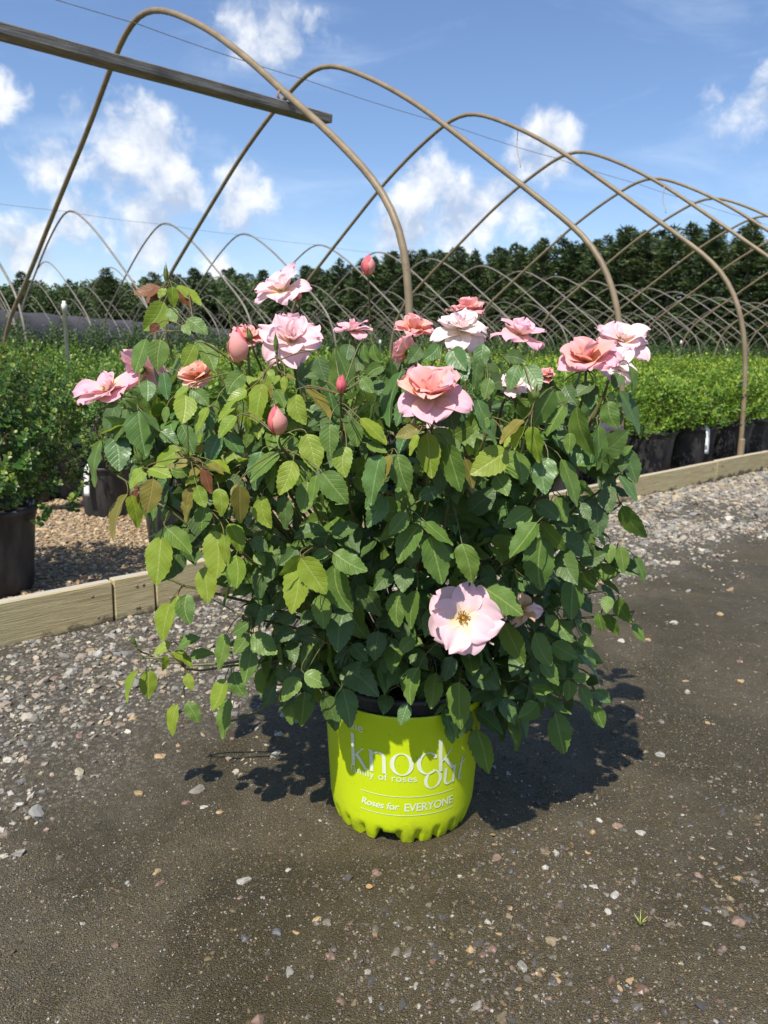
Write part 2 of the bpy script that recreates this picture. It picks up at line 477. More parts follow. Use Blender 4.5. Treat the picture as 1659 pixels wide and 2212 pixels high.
srng = np.random.default_rng(11)
PROTO = [stone_shape(2, srng) for _ in range(10)]; PROTO_LO = [stone_shape(1, srng) for _ in range(10)]
m, t, b = new_mat('gravel_stone')
at = t.new('ShaderNodeAttribute'); at.attribute_name = 'tint'; geo = t.new('ShaderNodeNewGeometry'); P = geo.outputs['Position']
n = t.noise(P, 240, 4)
c = t.mix(t.map(n, .3, .7, 0, .45), at.outputs['Color'], t.mix(1.0, at.outputs['Color'], (.55, .52, .48), 'MULTIPLY'))
set_in(t, b, color=c, rough=t.map(at.outputs['Alpha'], 0, 1, .82, .26), spec=.5, normal=t.bump(t.noise(P, 500, 3), .35, .0015))
STONE = m
PAL = np.array([(.46, .41, .33), (.40, .37, .31), (.52, .45, .33), (.34, .32, .28), (.43, .35, .27), (.50, .40, .25), (.29, .28, .26), (.58, .54, .46), (.36, .27, .21), (.24, .22, .19)])
PALW = np.array([(.20, .18, .15), (.13, .12, .11), (.36, .28, .17), (.09, .09, .10), (.20, .11, .08), (.30, .20, .09), (.36, .35, .33), (.07, .06, .06), (.24, .14, .11), (.46, .43, .38)])


def scatter(name, pts, sizes, cols, wet, protos, label, cat, r, zoff=.12, zfun=ground_h):
    Vs = []; Fs = []; Cs = []; off = 0
    ids = r.integers(0, len(protos), len(pts)); ang = r.uniform(0, 6.283, len(pts))
    for k in range(len(protos)):
        sel = np.where(ids == k)[0]
        if not len(sel): continue
        PV, PF = protos[k]; n = len(sel); ca, sa = np.cos(ang[sel]), np.sin(ang[sel])
        tx = r.normal(0, .25, n)
        v = PV[None] * sizes[sel, None, None]
        x = v[..., 0] * ca[:, None] - v[..., 1] * sa[:, None]; y = v[..., 0] * sa[:, None] + v[..., 1] * ca[:, None]; z = v[..., 2] + x * tx[:, None]
        p = pts[sel]; zz = zfun(p[:, 0], p[:, 1])
        V = np.stack([x + p[:, 0, None], y + p[:, 1, None], z + zz[:, None] + (sizes[sel] * zoff)[:, None]], -1).reshape(-1, 3)
        F = (PF[None] + (np.arange(n) * len(PV))[:, None, None]).reshape(-1, 3) + off
        C = np.concatenate([cols[sel], wet[sel][:, None]], 1); C = np.repeat(C, len(PV), 0)
        Vs.append(V); Fs.append(F); Cs.append(C); off += len(V)
    me = np_mesh(name, np.concatenate(Vs), np.concatenate(Fs), col=np.concatenate(Cs), mats=[STONE], smooth=False)
    return link(name, me, None, label, cat, kind='stuff')


def visible(p, pad=40):
    q = proj(np.concatenate([p, np.zeros((len(p), 1))], 1))
    return (q[:, 0] > -pad) & (q[:, 0] < 1659 + pad) & (q[:, 1] > 700) & (q[:, 1] < 2212 + pad)


def rowpts(n, s0, s1, l0, l1, r):
    s = r.uniform(s0, s1, n); l = r.uniform(l0, l1, n)
    p = ORG[None, :2] + np.outer(s, DR[:2]) + np.outer(l, LT[:2]); return p, s, l


# dry pale gravel strip beside the edging
p, s, l = rowpts(88000, -5.2, 6.5, -1.25, -.045, srng)
lim = -.86 + .6 * (vnoise(p[:, 0] * 4, p[:, 1] * 4, 9) - .5) + .25 * (vnoise(p[:, 0] * 13, p[:, 1] * 13, 8) - .5) + srng.normal(0, .12, len(p))
clear = (vnoise(p[:, 0] * 3.1, p[:, 1] * 3.1, 12) > .30) | (srng.random(len(p)) < .25)
far = np.hypot(p[:, 0], p[:, 1])
keep = visible(p) & (l > lim) & clear & (srng.random(len(p)) < np.clip(6.5 / far, .35, 1) * .62)
p = p[keep]; n = len(p)
sz = np.clip(srng.lognormal(math.log(.0054), .52, n), .0024, .021) * np.clip(np.hypot(p[:, 0], p[:, 1]) / 3.0, .95, 1.7)
cl = PAL[srng.integers(0, len(PAL), n)] * srng.uniform(.42, .86, (n, 1))
bigm = sz > .009
scatter('gravel_strip', p[bigm], sz[bigm], cl[bigm], np.zeros(bigm.sum()), PROTO, 'pale grey gravel strewn along the timber edging', 'gravel', srng)
scatter('fine_gravel', p[~bigm], sz[~bigm], cl[~bigm], np.zeros((~bigm).sum()), PROTO_LO, 'fine pale gravel between the larger stones by the edging', 'gravel', srng)
# wet stones set in the mud
n0 = 60000
p = np.stack([srng.uniform(-1.1, 2.6, n0), .55 + 3.6 * srng.random(n0) ** 1.8], 1)
sl_ = np.array([to_row(np.array([a, b_, 0]))[1] for a, b_ in p])
dn = .07 + .93 * np.clip((p[:, 0] + .16) / .3, 0, 1) * (.25 + .75 * np.clip((1.45 - p[:, 1]) / .35, 0, 1))
dn *= .25 + .9 * np.clip((vnoise(p[:, 0] * 6, p[:, 1] * 6, 20) - .25) * 2.2, 0, 1)
keep = visible(p) & (sl_ < -.7) & (srng.random(n0) < dn) & (np.hypot(p[:, 0] - .047, p[:, 1] - 1.39) > .15)
p = p[keep]; n = len(p)
sz = np.clip(srng.lognormal(math.log(.0034), .5, n), .0016, .0125)
cl = PALW[srng.choice(len(PALW), n, p=[.18, .17, .08, .12, .1, .07, .05, .13, .06, .04])] * srng.uniform(.55, 1.0, (n, 1))
cl = cl * .68 + np.array([[.105, .086, .055]]) * .32
scatter('wet_pebbles', p, sz, cl, srng.uniform(.45, 1, n), PROTO, 'small wet pebbles pressed into the muddy ground', 'pebbles', srng, zoff=-.2)
# grit
n0 = 76000
p = np.stack([srng.uniform(-.75, 1.1, n0), srng.uniform(.55, 2.2, n0) ** 1.0], 1)
keep = visible(p) & (srng.random(n0) < np.clip(1.15 / p[:, 1], 0, 1) ** 2 * .9) & (np.hypot(p[:, 0] - .047, p[:, 1] - 1.39) > .15)
p = p[keep]; n = len(p)
sz = np.clip(srng.lognormal(math.log(.0013), .4, n), .0006, .0034)
gc = np.where(srng.random((n, 1)) < .5, PALW[srng.integers(0, len(PALW), n)], np.array([[.12, .10, .065]])) * srng.uniform(.5, 1.1, (n, 1)) * .75 + .02
scatter('grit', p, sz, gc, srng.uniform(.3, 1, n), PROTO_LO, 'wet sandy grit scattered over the mud', 'grit', srng, zoff=.1)
# crumbs of mud
n0 = 46000
p = np.stack([srng.uniform(-.8, 1.3, n0), .55 + 1.9 * srng.random(n0) ** 1.3], 1)
keep = visible(p) & (srng.random(n0) < .25 + .75 * (vnoise(p[:, 0] * 9, p[:, 1] * 9, 31) > .5)) & (np.hypot(p[:, 0] - .047, p[:, 1] - 1.39) > .15)
p = p[keep]; n = len(p)
sz = np.clip(srng.lognormal(math.log(.0019), .45, n), .0009, .0065)
mc = np.array([[.088, .069, .036]]) * srng.uniform(.5, 1.45, (n, 1)) + srng.normal(0, .004, (n, 3))
scatter('mud_crumbs', p, sz, np.clip(mc, .01, 1), srng.uniform(.1, .8, n), PROTO_LO, 'crumbs of wet brown mud over the ground', 'mud', srng, zoff=-.1)
# tan pebbles on the bed floor at the left, where the photograph looks between the pots
p, s, l = rowpts(26000, -4.6, -.3, .012, 2.6, srng)
keep = visible(p) & (srng.random(len(p)) < .8)
p = p[keep]; n = len(p)
sz = np.clip(srng.lognormal(math.log(.0085), .35, n), .004, .02)
cl = np.array([(.50, .35, .19), (.42, .28, .15), (.56, .42, .26), (.36, .26, .16), (.46, .38, .28)])[srng.integers(0, 5, n)] * srng.uniform(.6, 1.05, (n, 1))
scatter('tan_pebbles', p, sz, cl, np.zeros(n), PROTO_LO, 'tan pebbles and wood chips covering the bed floor', 'pebbles', srng, zfun=lambda x, y: np.full(len(x), .03))

# single larger stones that can be picked out
BIG = [(685, 1978, 13, 't'), (641, 2006, 11, 't'), (527, 1895, 20, 'w'), (815, 1880, 14, 'r'), (1426, 1630, 13, 'w'), (300, 1712, 16, 't'), (345, 1901, 14, 'r'), (337, 1876, 13, 't'),
       (403, 1733, 12, 'r'), (440, 1740, 11, 'w'), (41, 1733, 12, 'w'), (22, 1710, 10, 'w'), (476, 1750, 11, 't'), (622, 1870, 8, 'w'), (568, 1930, 8, 'w'), (600, 2010, 14, 'k'), (530, 2025, 12, 'k'), (558, 2200, 20, 'r'),
       (620, 2250, 14, 't'), (1383, 1800, 14, 'w'), (1335, 1787, 14, 'r'), (1295, 1771, 11, 'w'), (1072, 1849, 16, 'r'), (1201, 1839, 14, 'w'), (1281, 1915, 13, 'w'), (1327, 1930, 16, 'w'), (1594, 1990, 21, 'r'), (1580, 1962, 12, 't'),
       (1528, 1960, 14, 'k'), (1528, 1993, 12, 'w'), (1594, 1901, 12, 't'), (1178, 1877, 10, 'w'), (1105, 1879, 10, 'k'), (993, 1893, 7, 'w'), (1055, 1988, 10, 'w'), (1315, 1970, 11, 'w'), (1361, 2110, 14, 't'), (1202, 2110, 15, 't'), (1375, 2040, 14, 'r'),
       (1560, 2047, 15, 'r'), (1052, 2180, 12, 'r'), (1340, 2125, 11, 't'), (1078, 2012, 9, 't'), (1017, 2050, 13, 't'), (1510, 1889, 12, 'r'), (1637, 1780, 11, 'r'), (1280, 1800, 11, 't'), (1270, 1840, 10, 't'),
       (215, 1412, 18, 'w'), (155, 1450, 17, 'w'), (240, 1395, 12, 'w'), (115, 1462, 14, 'r'), (80, 1527, 13, 'w'), (12, 1490, 12, 'w'), (285, 1555, 14, 't'), (195, 1400, 12, 't'), (330, 1420, 11, 'w'), (600, 1660, 14, 't'),
       (170, 1590, 13, 'r'), (120, 1610, 12, 'w'), (60, 1645, 13, 'r'), (345, 1635, 16, 't'), (385, 1610, 12, 't'), (1480, 1470, 11, 't'), (1400, 1380, 10, 't'), (1455, 1345, 12, 'w'), (1340, 1385, 13, 'w'), (1575, 1275, 12, 't'),
       (1485, 1495, 9, 'w'), (1530, 1560, 8, 't'), (1600, 1470, 9, 't'), (1555, 1330, 10, 't')]
HUE = {'t': ((.36, .25, .13), 'tan'), 'w': ((.37, .35, .31), 'pale grey'), 'r': ((.21, .135, .10), 'reddish'), 'k': ((.085, .085, .095), 'dark grey')}
for (u, v, rp, hcode) in BIG:
    c, word = HUE[hcode]; P0 = at_z(u, v, 0); P0[2] = float(ground_h(P0[0], P0[1]))
    dist = (P0 - CPOS) @ FWD; r_ = rp * dist / FPX * .92
    PV, PF = PROTO[srng.integers(0, 10)]
    V = PV * r_
    tint = np.tile(np.array([*(np.array(c) * srng.uniform(.8, 1.1)), .45 if v > 1620 else .05]), (len(V), 1))
    o = link('stone', np_mesh('stone', V, PF, col=tint, mats=[STONE], smooth=False))
    lv = to_row(P0)[1]
    where = 'in the pale gravel strip' if lv > -.95 else 'on the wet brown mud'
    tag(o, f'{word} loose stone lying {where}', 'stone', f'{word} stones {where}')
    o.location = P0 + [0, 0, -r_ * .15]; o.rotation_euler = (srng.normal(0, .15), srng.normal(0, .15), srng.uniform(0, 6.28))

# ------------------------------------------------------------------ timber edging
m, t, b = new_mat('weathered_yellow_timber')
tcn = t.new('ShaderNodeTexCoord'); O = tcn.outputs['Object']; geo = t.new('ShaderNodeNewGeometry')
grain = t.noise(t.vmath('MULTIPLY', O, (2.0, 14, 26)), 3.0, 6, .6, .4)
fib = t.noise(t.vmath('MULTIPLY', O, (3, 60, 130)), 3.0, 3, .6)
c = t.mix(t.map(grain, .3, .7), (.34, .26, .13), (.52, .42, .23))
c = t.mix(t.map(t.noise(O, 3.0, 3), .4, .7, 0, .6), c, (.42, .37, .21))
c = t.mix(t.map(fib, .58, .72, 0, .5), c, (.13, .095, .05))
sp = t.new('ShaderNodeSeparateXYZ'); t.l.new(O, sp.inputs[0])
soil = t.map(t.math('ADD', sp.outputs[2], t.math('MULTIPLY', t.math('SUBTRACT', t.noise(O, 9, 5, .7), .5), .14)), -.055, -.03, .85, 0, smooth=True)
c = t.mix(soil, c, (.06, .05, .035))
nrm = t.new('ShaderNodeSeparateXYZ'); t.l.new(geo.outputs['Normal'], nrm.inputs[0])
c = t.mix(t.map(nrm.outputs[2], .7, .95, 0, .8), c, (.40, .37, .33))        # bleached grey upper edge
h = t.math('ADD', grain, t.math('MULTIPLY', fib, .7))
set_in(t, b, color=c, rough=.8, spec=.25, normal=t.bump(h, .5, .006))
TIMBER = m
brand = random.Random(3)
joints = []
for u, v in [(250, 1256), (346, 1240), (1566, 999)]:
    joints.append(to_row(at_z(u, v, .14))[0])
cuts_s = [-6.6, -5.0] + [joints[0], joints[1], -.95, joints[2], joints[2] + 2.4, joints[2] + 4.8, joints[2] + 7.2]
blabel = ['timber edging board running out beside the dark glossy shrub', 'timber edging board along the bed beside the dark glossy shrub', 'short timber edging block between two saw joints', 'timber edging board passing behind the rose bush',
          'sun bleached timber edging board in front of the black pots', 'timber edging board holding the far end of the pale gravel', 'timber edging board continuing past the tan hoop', 'timber edging board at the end of the bed']
for i in range(len(cuts_s) - 1):
    s0, s1 = cuts_s[i], cuts_s[i + 1]
    ln = s1 - s0 - .006
    me = box_bevel('edging_board', ln, .038, .165, TIMBER, .004, 1, .0025, max(2, int(ln / .12)), brand)
    o = link('edging_board', me, None, blabel[i], 'board', 'timber edging boards')
    o.location = row((s0 + s1) / 2, -.022, .0575 + brand.uniform(-.003, .003)); o.rotation_euler = (brand.uniform(-.03, .03), brand.uniform(-.004, .004), ROWANG)

NAIL = simple_mat('rusty_nail', (.16, .11, .08), (.26, .2, .15), 90, .6, metal=.3)
for bo in [o for o in bpy.data.objects if o.name.startswith('edging_board')]:
    ln = bo.dimensions.x if bo.dimensions.x else 1.0
    xs = [v.co.x for v in bo.data.vertices]
    for sx_ in (min(xs) + .06, max(xs) - .06):
        for zz in (-.03, .045):
            V, F = lathe([(.0055, 0), (.005, .0018), (.0015, .0026), (.0001, .0027)], 10); V = np.stack([V[:, 0] + sx_ + brand.uniform(-.02, .02), -.0195 - V[:, 2], V[:, 1] + zz], 1)
            link('nail_head', np_mesh('nail_head', V, [f[::-1] for f in F], mats=[NAIL]), bo)

# ------------------------------------------------------------------ tunnel hoops
m, t, b = new_mat('tan_weathered_pipe')
geo = t.new('ShaderNodeNewGeometry'); P = geo.outputs['Position']
n = t.noise(P, 9, 5, .65); oi = t.new('ShaderNodeObjectInfo')
c = t.mix(t.map(n, .3, .7), (.165, .122, .070), (.255, .195, .118))
c = t.mix(t.map(t.noise(P, 40, 3), .62, .72, 0, .6), c, (.12, .08, .05))
set_in(t, b, color=c, rough=.5, spec=.4, normal=t.bump(t.noise(P, 90, 3), .2, .002))
PIPE = m
m, t, b = new_mat('grey_galvanised_pipe')
geo = t.new('ShaderNodeNewGeometry'); P = geo.outputs['Position']; n = t.noise(P, 7, 4)
set_in(t, b, color=t.mix(t.map(n, .3, .7), (.155, .135, .105), (.235, .21, .17)), rough=.5, spec=.4, metal=.1)
PIPE_G = m
HALF = [(0, 0), (.01, .45), (.04, .92), (.09, 1.15), (.19, 1.40), (.33, 1.57), (.51, 1.70), (.85, 1.94), (1.25, 2.22), (1.80, 2.60), (2.20, 2.83), (2.45, 2.95), (2.70, 3.06), (2.87, 3.115)]
FULL = HALF + [(2.95, 3.125)] + [(5.9 - a, z) for a, z in HALF[::-1]]


def smooth_path(pts, n=90):
    pts = np.asarray(pts, float); d = np.r_[0, np.cumsum(np.linalg.norm(np.diff(pts, axis=0), axis=1))]
    T = np.linspace(0, d[-1], n); out = np.stack([np.interp(T, d, pts[:, k]) for k in range(pts.shape[1])], 1)
    for _ in range(4): out[1:-1] = .25 * out[:-2] + .5 * out[1:-1] + .25 * out[2:]
    return out


def hoop_mesh(prof, rad, mat, n=90, sides=10, ferrule=True):
    q = smooth_path(prof, n); B = Build()
    P3 = np.stack([np.zeros(len(q)), q[:, 0], q[:, 1]], 1)
    B.tube(P3, rad, sides)
    if ferrule:                                   # ground sleeve at each foot
        for y in (P3[0], P3[-1]): B.tube([y + [0, 0, -.25], y + [0, 0, .0], y + [0, 0, .26], y + [0, 0, .275]], [rad * 1.32, rad * 1.32, rad * 1.32, rad * 1.02], sides)
    return B.mesh('hoop', [mat])


# the first hoop is bent a little out of true; its outline follows the photograph
S1 = -1.6
h1 = []
for (u, v) in [(885, 665), (883, 610), (880, 560), (872, 505), (850, 450), (815, 395), (770, 345), (700, 275), (620, 205), (540, 130), (455, 65), (400, 38), (355, 20), (320, 18), (290, 35), (268, 75), (245, 130), (190, 280), (130, 425), (60, 600), (20, 690), (5, 760)]:
    d = ray(u, v); t_ = ((row(S1, 0) - CPOS) @ DR) / (d @ DR); q = CPOS + d * t_
    h1.append(((q - ORG) @ LT, q[2]))
h1 = [(h1[0][0] - .06, 0), (h1[0][0] - .03, .5)] + h1 + [(h1[-1][0] + .12, .3), (h1[-1][0] + .14, 0)]
me1 = hoop_mesh(h1, .0190, PIPE)
meH = hoop_mesh(FULL, .0185, PIPE); meG = hoop_mesh(FULL, .0165, PIPE_G, 60, 8); meF = hoop_mesh(FULL, .0155, PIPE_G, 44, 6)
o = link('tunnel_hoop', me1, None, 'bent tan hoop carrying the weathered grey plank', 'hoop', 'bare hoops of the bed behind the rose')
o.location = row(S1, 0); o.rotation_euler = (0, 0, ROWANG)
hr = random.Random(5)
def add_hoop(me, s, l, lab, grp, jit=.02):
    o = link('tunnel_hoop', me, None, lab, 'hoop', grp)
    o.location = row(s + hr.uniform(-jit, jit), l); o.rotation_euler = (hr.uniform(-.004, .004), hr.uniform(-.012, .012), ROWANG + hr.uniform(-.008, .008)); return o
for i in range(0, 24):
    nth = ['first', 'second', 'third', 'fourth', 'fifth', 'sixth', 'seventh', 'eighth', 'ninth', 'tenth', 'eleventh', 'twelfth']
    lab = {0: 'tan hoop crossing just past the end of the weathered plank', 1: 'tan hoop whose foot stands at the edging beside the black pots'}.get(i, f'{nth[min(i, 11)]} bare tan hoop along the bed after the plank hoop' if i < 12 else 'bare tan hoop near the windbreak end of the bright green bed')
    add_hoop(meH, 1.8 * i, 0, lab, 'bare hoops of the bed behind the rose', .0 if i < 3 else .03)
ROWLAB = ['bare hoop over the tall dark hedge behind the bright green bed', 'bare grey hoop in the third tunnel row beyond the tall hedge', 'bare grey hoop in the fourth tunnel row towards the windbreak', 'bare grey hoop in the fifth tunnel row towards the windbreak', 'bare grey hoop in the last tunnel row towards the windbreak']
for k in range(1, 6):
    s0 = -3.3 + k * .9
    for i in range(26 if k < 3 else 24):
        s = s0 + 1.78 * i
        pr = proj(row(s, 8.25 * k + 2.95, 2))
        if pr[0] < -330 or pr[0] > 1950: continue
        add_hoop(meG if k < 2 else meF, s, 8.25 * k, ROWLAB[k - 1], f'hoops of tunnel row {k + 1}', .06)

# weathered plank tied under the first hoop, running along the row
m, t, b = new_mat('grey_weathered_plank')
tcn = t.new('ShaderNodeTexCoord'); O = tcn.outputs['Object']
g = t.noise(t.vmath('MULTIPLY', O, (1.6, 40, 40)), 3, 6, .65, .3)
c = t.mix(t.map(g, .3, .7), (.075, .068, .06), (.33, .31, .28)); c = t.mix(t.map(t.noise(O, 4, 4), .5, .75, 0, .6), c, (.045, .04, .035))
set_in(t, b, color=c, rough=.85, spec=.2, normal=t.bump(g, .7, .006))
PLANK = m
me = box_bevel('plank', 2.75, .135, .046, PLANK, .004, 1, .003, 24, brand)
pk = link('weathered_plank', me, None, 'long weathered grey plank tied beneath the bent tan hoop', 'plank')
pc = row(-1.29 - 1.375, 1.26, 2.152); pk.location = pc
R3 = Matrix(((DR[0], LT[0], 0), (DR[1], LT[1], 0), (0, 0, 1))) @ Matrix.Rotation(math.radians(6), 3, 'X')
pk.rotation_euler = R3.to_euler()
WIRE = simple_mat('dull_wire', (.10, .09, .08), (.2, .17, .14), 40, .6)
TIE = simple_mat('rusty_tie', (.25, .11, .05), (.35, .2, .12), 80, .8)
B = Build(); q = row(S1, 1.24, 2.205)
for k in range(3): B.tube([q + .028 * (math.cos(a) * np.array([0, 0, 1.]) + math.sin(a) * DR) + LT * (.006 * k - .006) for a in np.linspace(0, 6.283, 15)], .0035, 5, cap=False)
link('plank_tie', B.mesh('plank_tie', [TIE]), None, 'rusty wire tie binding the plank to the bent hoop', 'tie')


def wire(pts, sag, lab, rad=.0028, grp='ridge wires'):
    B = Build(); pts = [np.asarray(p) for p in pts]; out = []
    for a, c in zip(pts[:-1], pts[1:]):
        for k in range(8):
            f = k / 8; out.append(a * (1 - f) + c * f - np.array([0, 0, sag * 4 * f * (1 - f)]))
    out.append(pts[-1]); B.tube(out, rad, 5); link('ridge_wire', B.mesh('ridge_wire', [WIRE]), None, lab, 'wire', grp)


d1 = ray(298, 52); q1 = CPOS + d1 * ((row(S1, 0) - CPOS) @ DR) / (d1 @ DR)
wp = [row(-3.6, to_row(q1)[1] + .05, q1[2] + .02), q1] + [row(1.8 * i, 3.12, 3.06) for i in range(0, 22)]
wire(wp, .012, 'thin wire linking the tan hoops near their ridge')
wire([row(-3.3 + .9 + 1.78 * i, 8.25 + 3.0, 3.08) for i in range(0, 24)], .02, 'thin wire linking the hoops over the tall dark hedge')
STRING = simple_mat('pale_string', (.42, .30, .22), (.55, .45, .35), 60, .8)
for (s, l, z, ln) in [(1.8, 2.3, 2.87, .32), (3.6, 1.78, 2.585, .26), (5.4, 1.3, 2.25, .4)]:
    B = Build(); q = row(s, l, z); B.tube([q + LT * (.03 * math.sin(f * 5)) * f + DR * .03 * f - np.array([0, 0, ln * f]) for f in np.linspace(0, 1, 10)], .004, 5)
    link('dangling_string', B.mesh('dangling_string', [STRING]), None, 'pale string dangling from a tan hoop', 'string', 'strings tied to the hoops')

# white irrigation risers
PVC = simple_mat('grubby_white_pvc', (.62, .58, .50), (.74, .71, .64), 14, .5)
def riser(s, l, top, lab, rad=.012):
    V, F = lathe([(rad, 0), (rad, top - .06), (rad * 1.35, top - .06), (rad * 1.35, top - .02), (rad * .8, top - .012), (rad * .8, top), (0, top)], 14)
    o = link('irrigation_riser', np_mesh('irrigation_riser', V, F, mats=[PVC]), None, lab, 'pipe', 'irrigation risers'); o.location = row(s, l)
riser(-2.35, 2.47, 1.15, 'white plastic irrigation riser standing among shrubs under the bent hoop')
for (s, l, tp) in [(7.6, 3.4, 1.12), (3.2, 5.6, 1.03), (14, 5.4, 1.05), (19, 6.2, 1.05), (23, 6.4, 1.05)]:
    riser(s, l, tp, 'short white irrigation riser poking above the bright green shrubs')

# ------------------------------------------------------------------ windbreak trees
def foliage_mat(name, c0, c1, tip, rough=.5, trans=.2, spec=.4, bscale=1.0):
    m, t, b = new_mat(name)
    at = t.new('ShaderNodeAttribute'); at.attribute_name = 'rnd'; oi = t.new('ShaderNodeObjectInfo')
    r = t.math('FRACT', at.outputs['Fac'])
    c = t.mix(r, c0, c1)
    c = t.mix(t.math('GREATER_THAN', at.outputs['Fac'], 1.0), c, tip)
    c = t.mix(1.0, c, t.mix(oi.outputs['Random'], (.8, .85, .8), (1.15, 1.1, 1.1)), 'MULTIPLY')
    set_in(t, b, color=c, rough=rough, spec=spec)
    translucent(t, b, t.mix(.5, c, tip), trans)
    return m


NEEDLE = foliage_mat('dark_needles', (.030, .052, .020), (.075, .108, .036), (.115, .145, .05), .65, .1, .2)
BROAD = foliage_mat('broadleaf_far', (.045, .075, .028), (.08, .115, .042), (.11, .15, .055), .6, .15, .2)
BARK = simple_mat('grey_bark', (.06, .05, .04), (.12, .10, .08), 6, .9, .6, .03)


def conifer(seed, H=10.0, Rb=2.4):
    r = np.random.default_rng(seed); V = []; R = []
    nb = 460
    for k in range(nb):
        f = r.random() ** 1.15                                   # 0 at the bottom
        z = .25 + f * (H - .3); reach = Rb * (1 - f) ** .62 * r.uniform(.6, 1.12) * (.85 + .3 * math.sin(f * 37 + seed)) + .12
        a = r.uniform(0, 6.283); d = np.array([math.cos(a), math.sin(a), 0]); side = np.array([-d[1], d[0], 0])
        rise = r.uniform(.05, .5)
        for q in range(11):
            g = r.uniform(.25, 1.0)
            p = d * reach * g + side * r.normal(0, .16 * reach * (1.1 - g) + .06) + np.array([0, 0, z + rise * reach * g * .6 - .18 * reach * g * g + r.normal(0, .06)])
            L = r.uniform(.2, .42) * (1.0 if f < .9 else .6); out = unit(d * r.uniform(.5, 1) + side * r.normal(0, .6) + np.array([0, 0, r.uniform(-.1, .9)]))
            sd = unit(np.cross(out, r.normal(size=3))) * L * r.uniform(.25, .4)
            V += [p - sd * .6, p + sd * .6, p + out * L + sd * .1]; rv = r.uniform(0, .98) * .9 + .05 * g + (1.0 if (g > .85 and r.random() < .4) else 0)
            R += [rv] * 3
    for q in range(14):                                           # leader
        p = np.array([r.normal(0, .05), r.normal(0, .05), H - r.uniform(.1, .8)]); V += [p, p + [.12, .05, .05], p + [r.normal(0, .1), r.normal(0, .1), .42]]; R += [.4] * 3
    V = np.array(V); F = np.arange(len(V)).reshape(-1, 3)
    cr = np_mesh('crown', V, F, rnd=np.array(R), mats=[NEEDLE], smooth=False)
    tv, tf = tube([[0, 0, 0], [.03, 0, H * .4], [0, .02, H * .8], [0, 0, H - .3]], [.17, .12, .05, .015], 7)
    return cr, np_mesh('trunk', np.array(tv), tf, mats=[BARK])


def broadleaf(seed, H=9.0, Rb=3.2):
    r = np.random.default_rng(seed); V = []; R = []
    lobes = [(unit(r.normal(size=3)) * np.array([Rb * .6, Rb * .6, H * .22]) + np.array([0, 0, H * .55]), r.uniform(.9, 1.6)) for _ in range(15)]
    for (c, rad) in lobes:
        for k in range(230):
            d = unit(r.normal(size=3)); p = c + d * rad * r.uniform(.6, 1.05) * np.array([1, 1, .85]); L = r.uniform(.18, .36)
            o = unit(d + r.normal(size=3) * .6); sd = unit(np.cross(o, r.normal(size=3))) * L * .45
            V += [p - sd, p + sd, p + o * L]; R += [r.uniform(0, .95) + (1.0 if r.random() < .12 and d[2] > .2 else 0)] * 3
    V = np.array(V); F = np.arange(len(V)).reshape(-1, 3)
    cr = np_mesh('crown', V, F, rnd=np.array(R), mats=[BROAD], smooth=False)
    B = Build(); B.tube([[0, 0, 0], [.05, 0, H * .3], [0, 0, H * .6]], [.2, .15, .06], 7)
    for c, _ in lobes[:6]: B.tube([[0.04, 0, H * .28], c * [.5, .5, .8], c], [.08, .05, .02], 5)
    return cr, B.mesh('trunk', [BARK])


CONS = [conifer(40 + k, 10.0, 2.2 + .2 * (k % 3)) for k in range(6)]; BRDS = [broadleaf(70 + k) for k in range(3)]
tr = random.Random(21)


def plant_tree(kind, p, sc, lab, grp, wid=1.0):
    cr, tk = kind
    e = bpy.data.objects.new('evergreen_tree' if lab.startswith('dark') or lab.startswith('tall') else 'leafy_tree', None); COL.objects.link(e)
    tag(e, lab, 'tree', grp); e.location = p; e.rotation_euler = (0, 0, tr.uniform(0, 6.28)); e.scale = (sc * wid, sc * wid, sc)
    link('crown', cr, e); link('trunk', tk, e)


TREE_S = 56 - 4.25                                               # the windbreak crosses the ends of the rows
tops = [(-120, 600), (0, 598), (100, 600), (200, 602), (300, 602), (400, 592), (500, 585), (600, 577), (700, 572), (830, 550), (930, 545), (1000, 533), (1050, 538), (1120, 528), (1200, 512), (1260, 520), (1330, 498), (1400, 500), (1500, 487), (1600, 483), (1700, 480), (1850, 470)]
tu = [a for a, _ in tops]; tv_ = [b_ for _, b_ in tops]
l = -26.0; i = 0
while l < 118:
    for rk in range(3):
        p = row(TREE_S + rk * 3.2 + tr.uniform(-.8, .8), l + rk * 1.2 + tr.uniform(-.5, .5))
        u = float(proj(p + [0, 0, 5])[0])
        if -140 < u < 1800:
            vt = np.interp(u, tu, tv_) + tr.uniform(-9, 12) + (4 if rk else 0)
            d = ray(u, vt); k = np.hypot(*(p - CPOS)[:2]) / np.hypot(d[0], d[1]); ht = CAM_H + d[2] * k
            if u > 640 or (i % 3 != 0):
                plant_tree(CONS[i % 6], p, ht / 10.0, 'dark evergreen tree in the windbreak beyond the tunnel hoops', 'evergreen windbreak', tr.uniform(1.25, 1.6))
            else:
                plant_tree(BRDS[i % 3], p, ht / 10.0, 'leafy rounded tree standing among the far windbreak evergreens', 'leafy trees in the windbreak', 1.2)
            i += 1
    l += 2.35 if l < 60 else 4.2
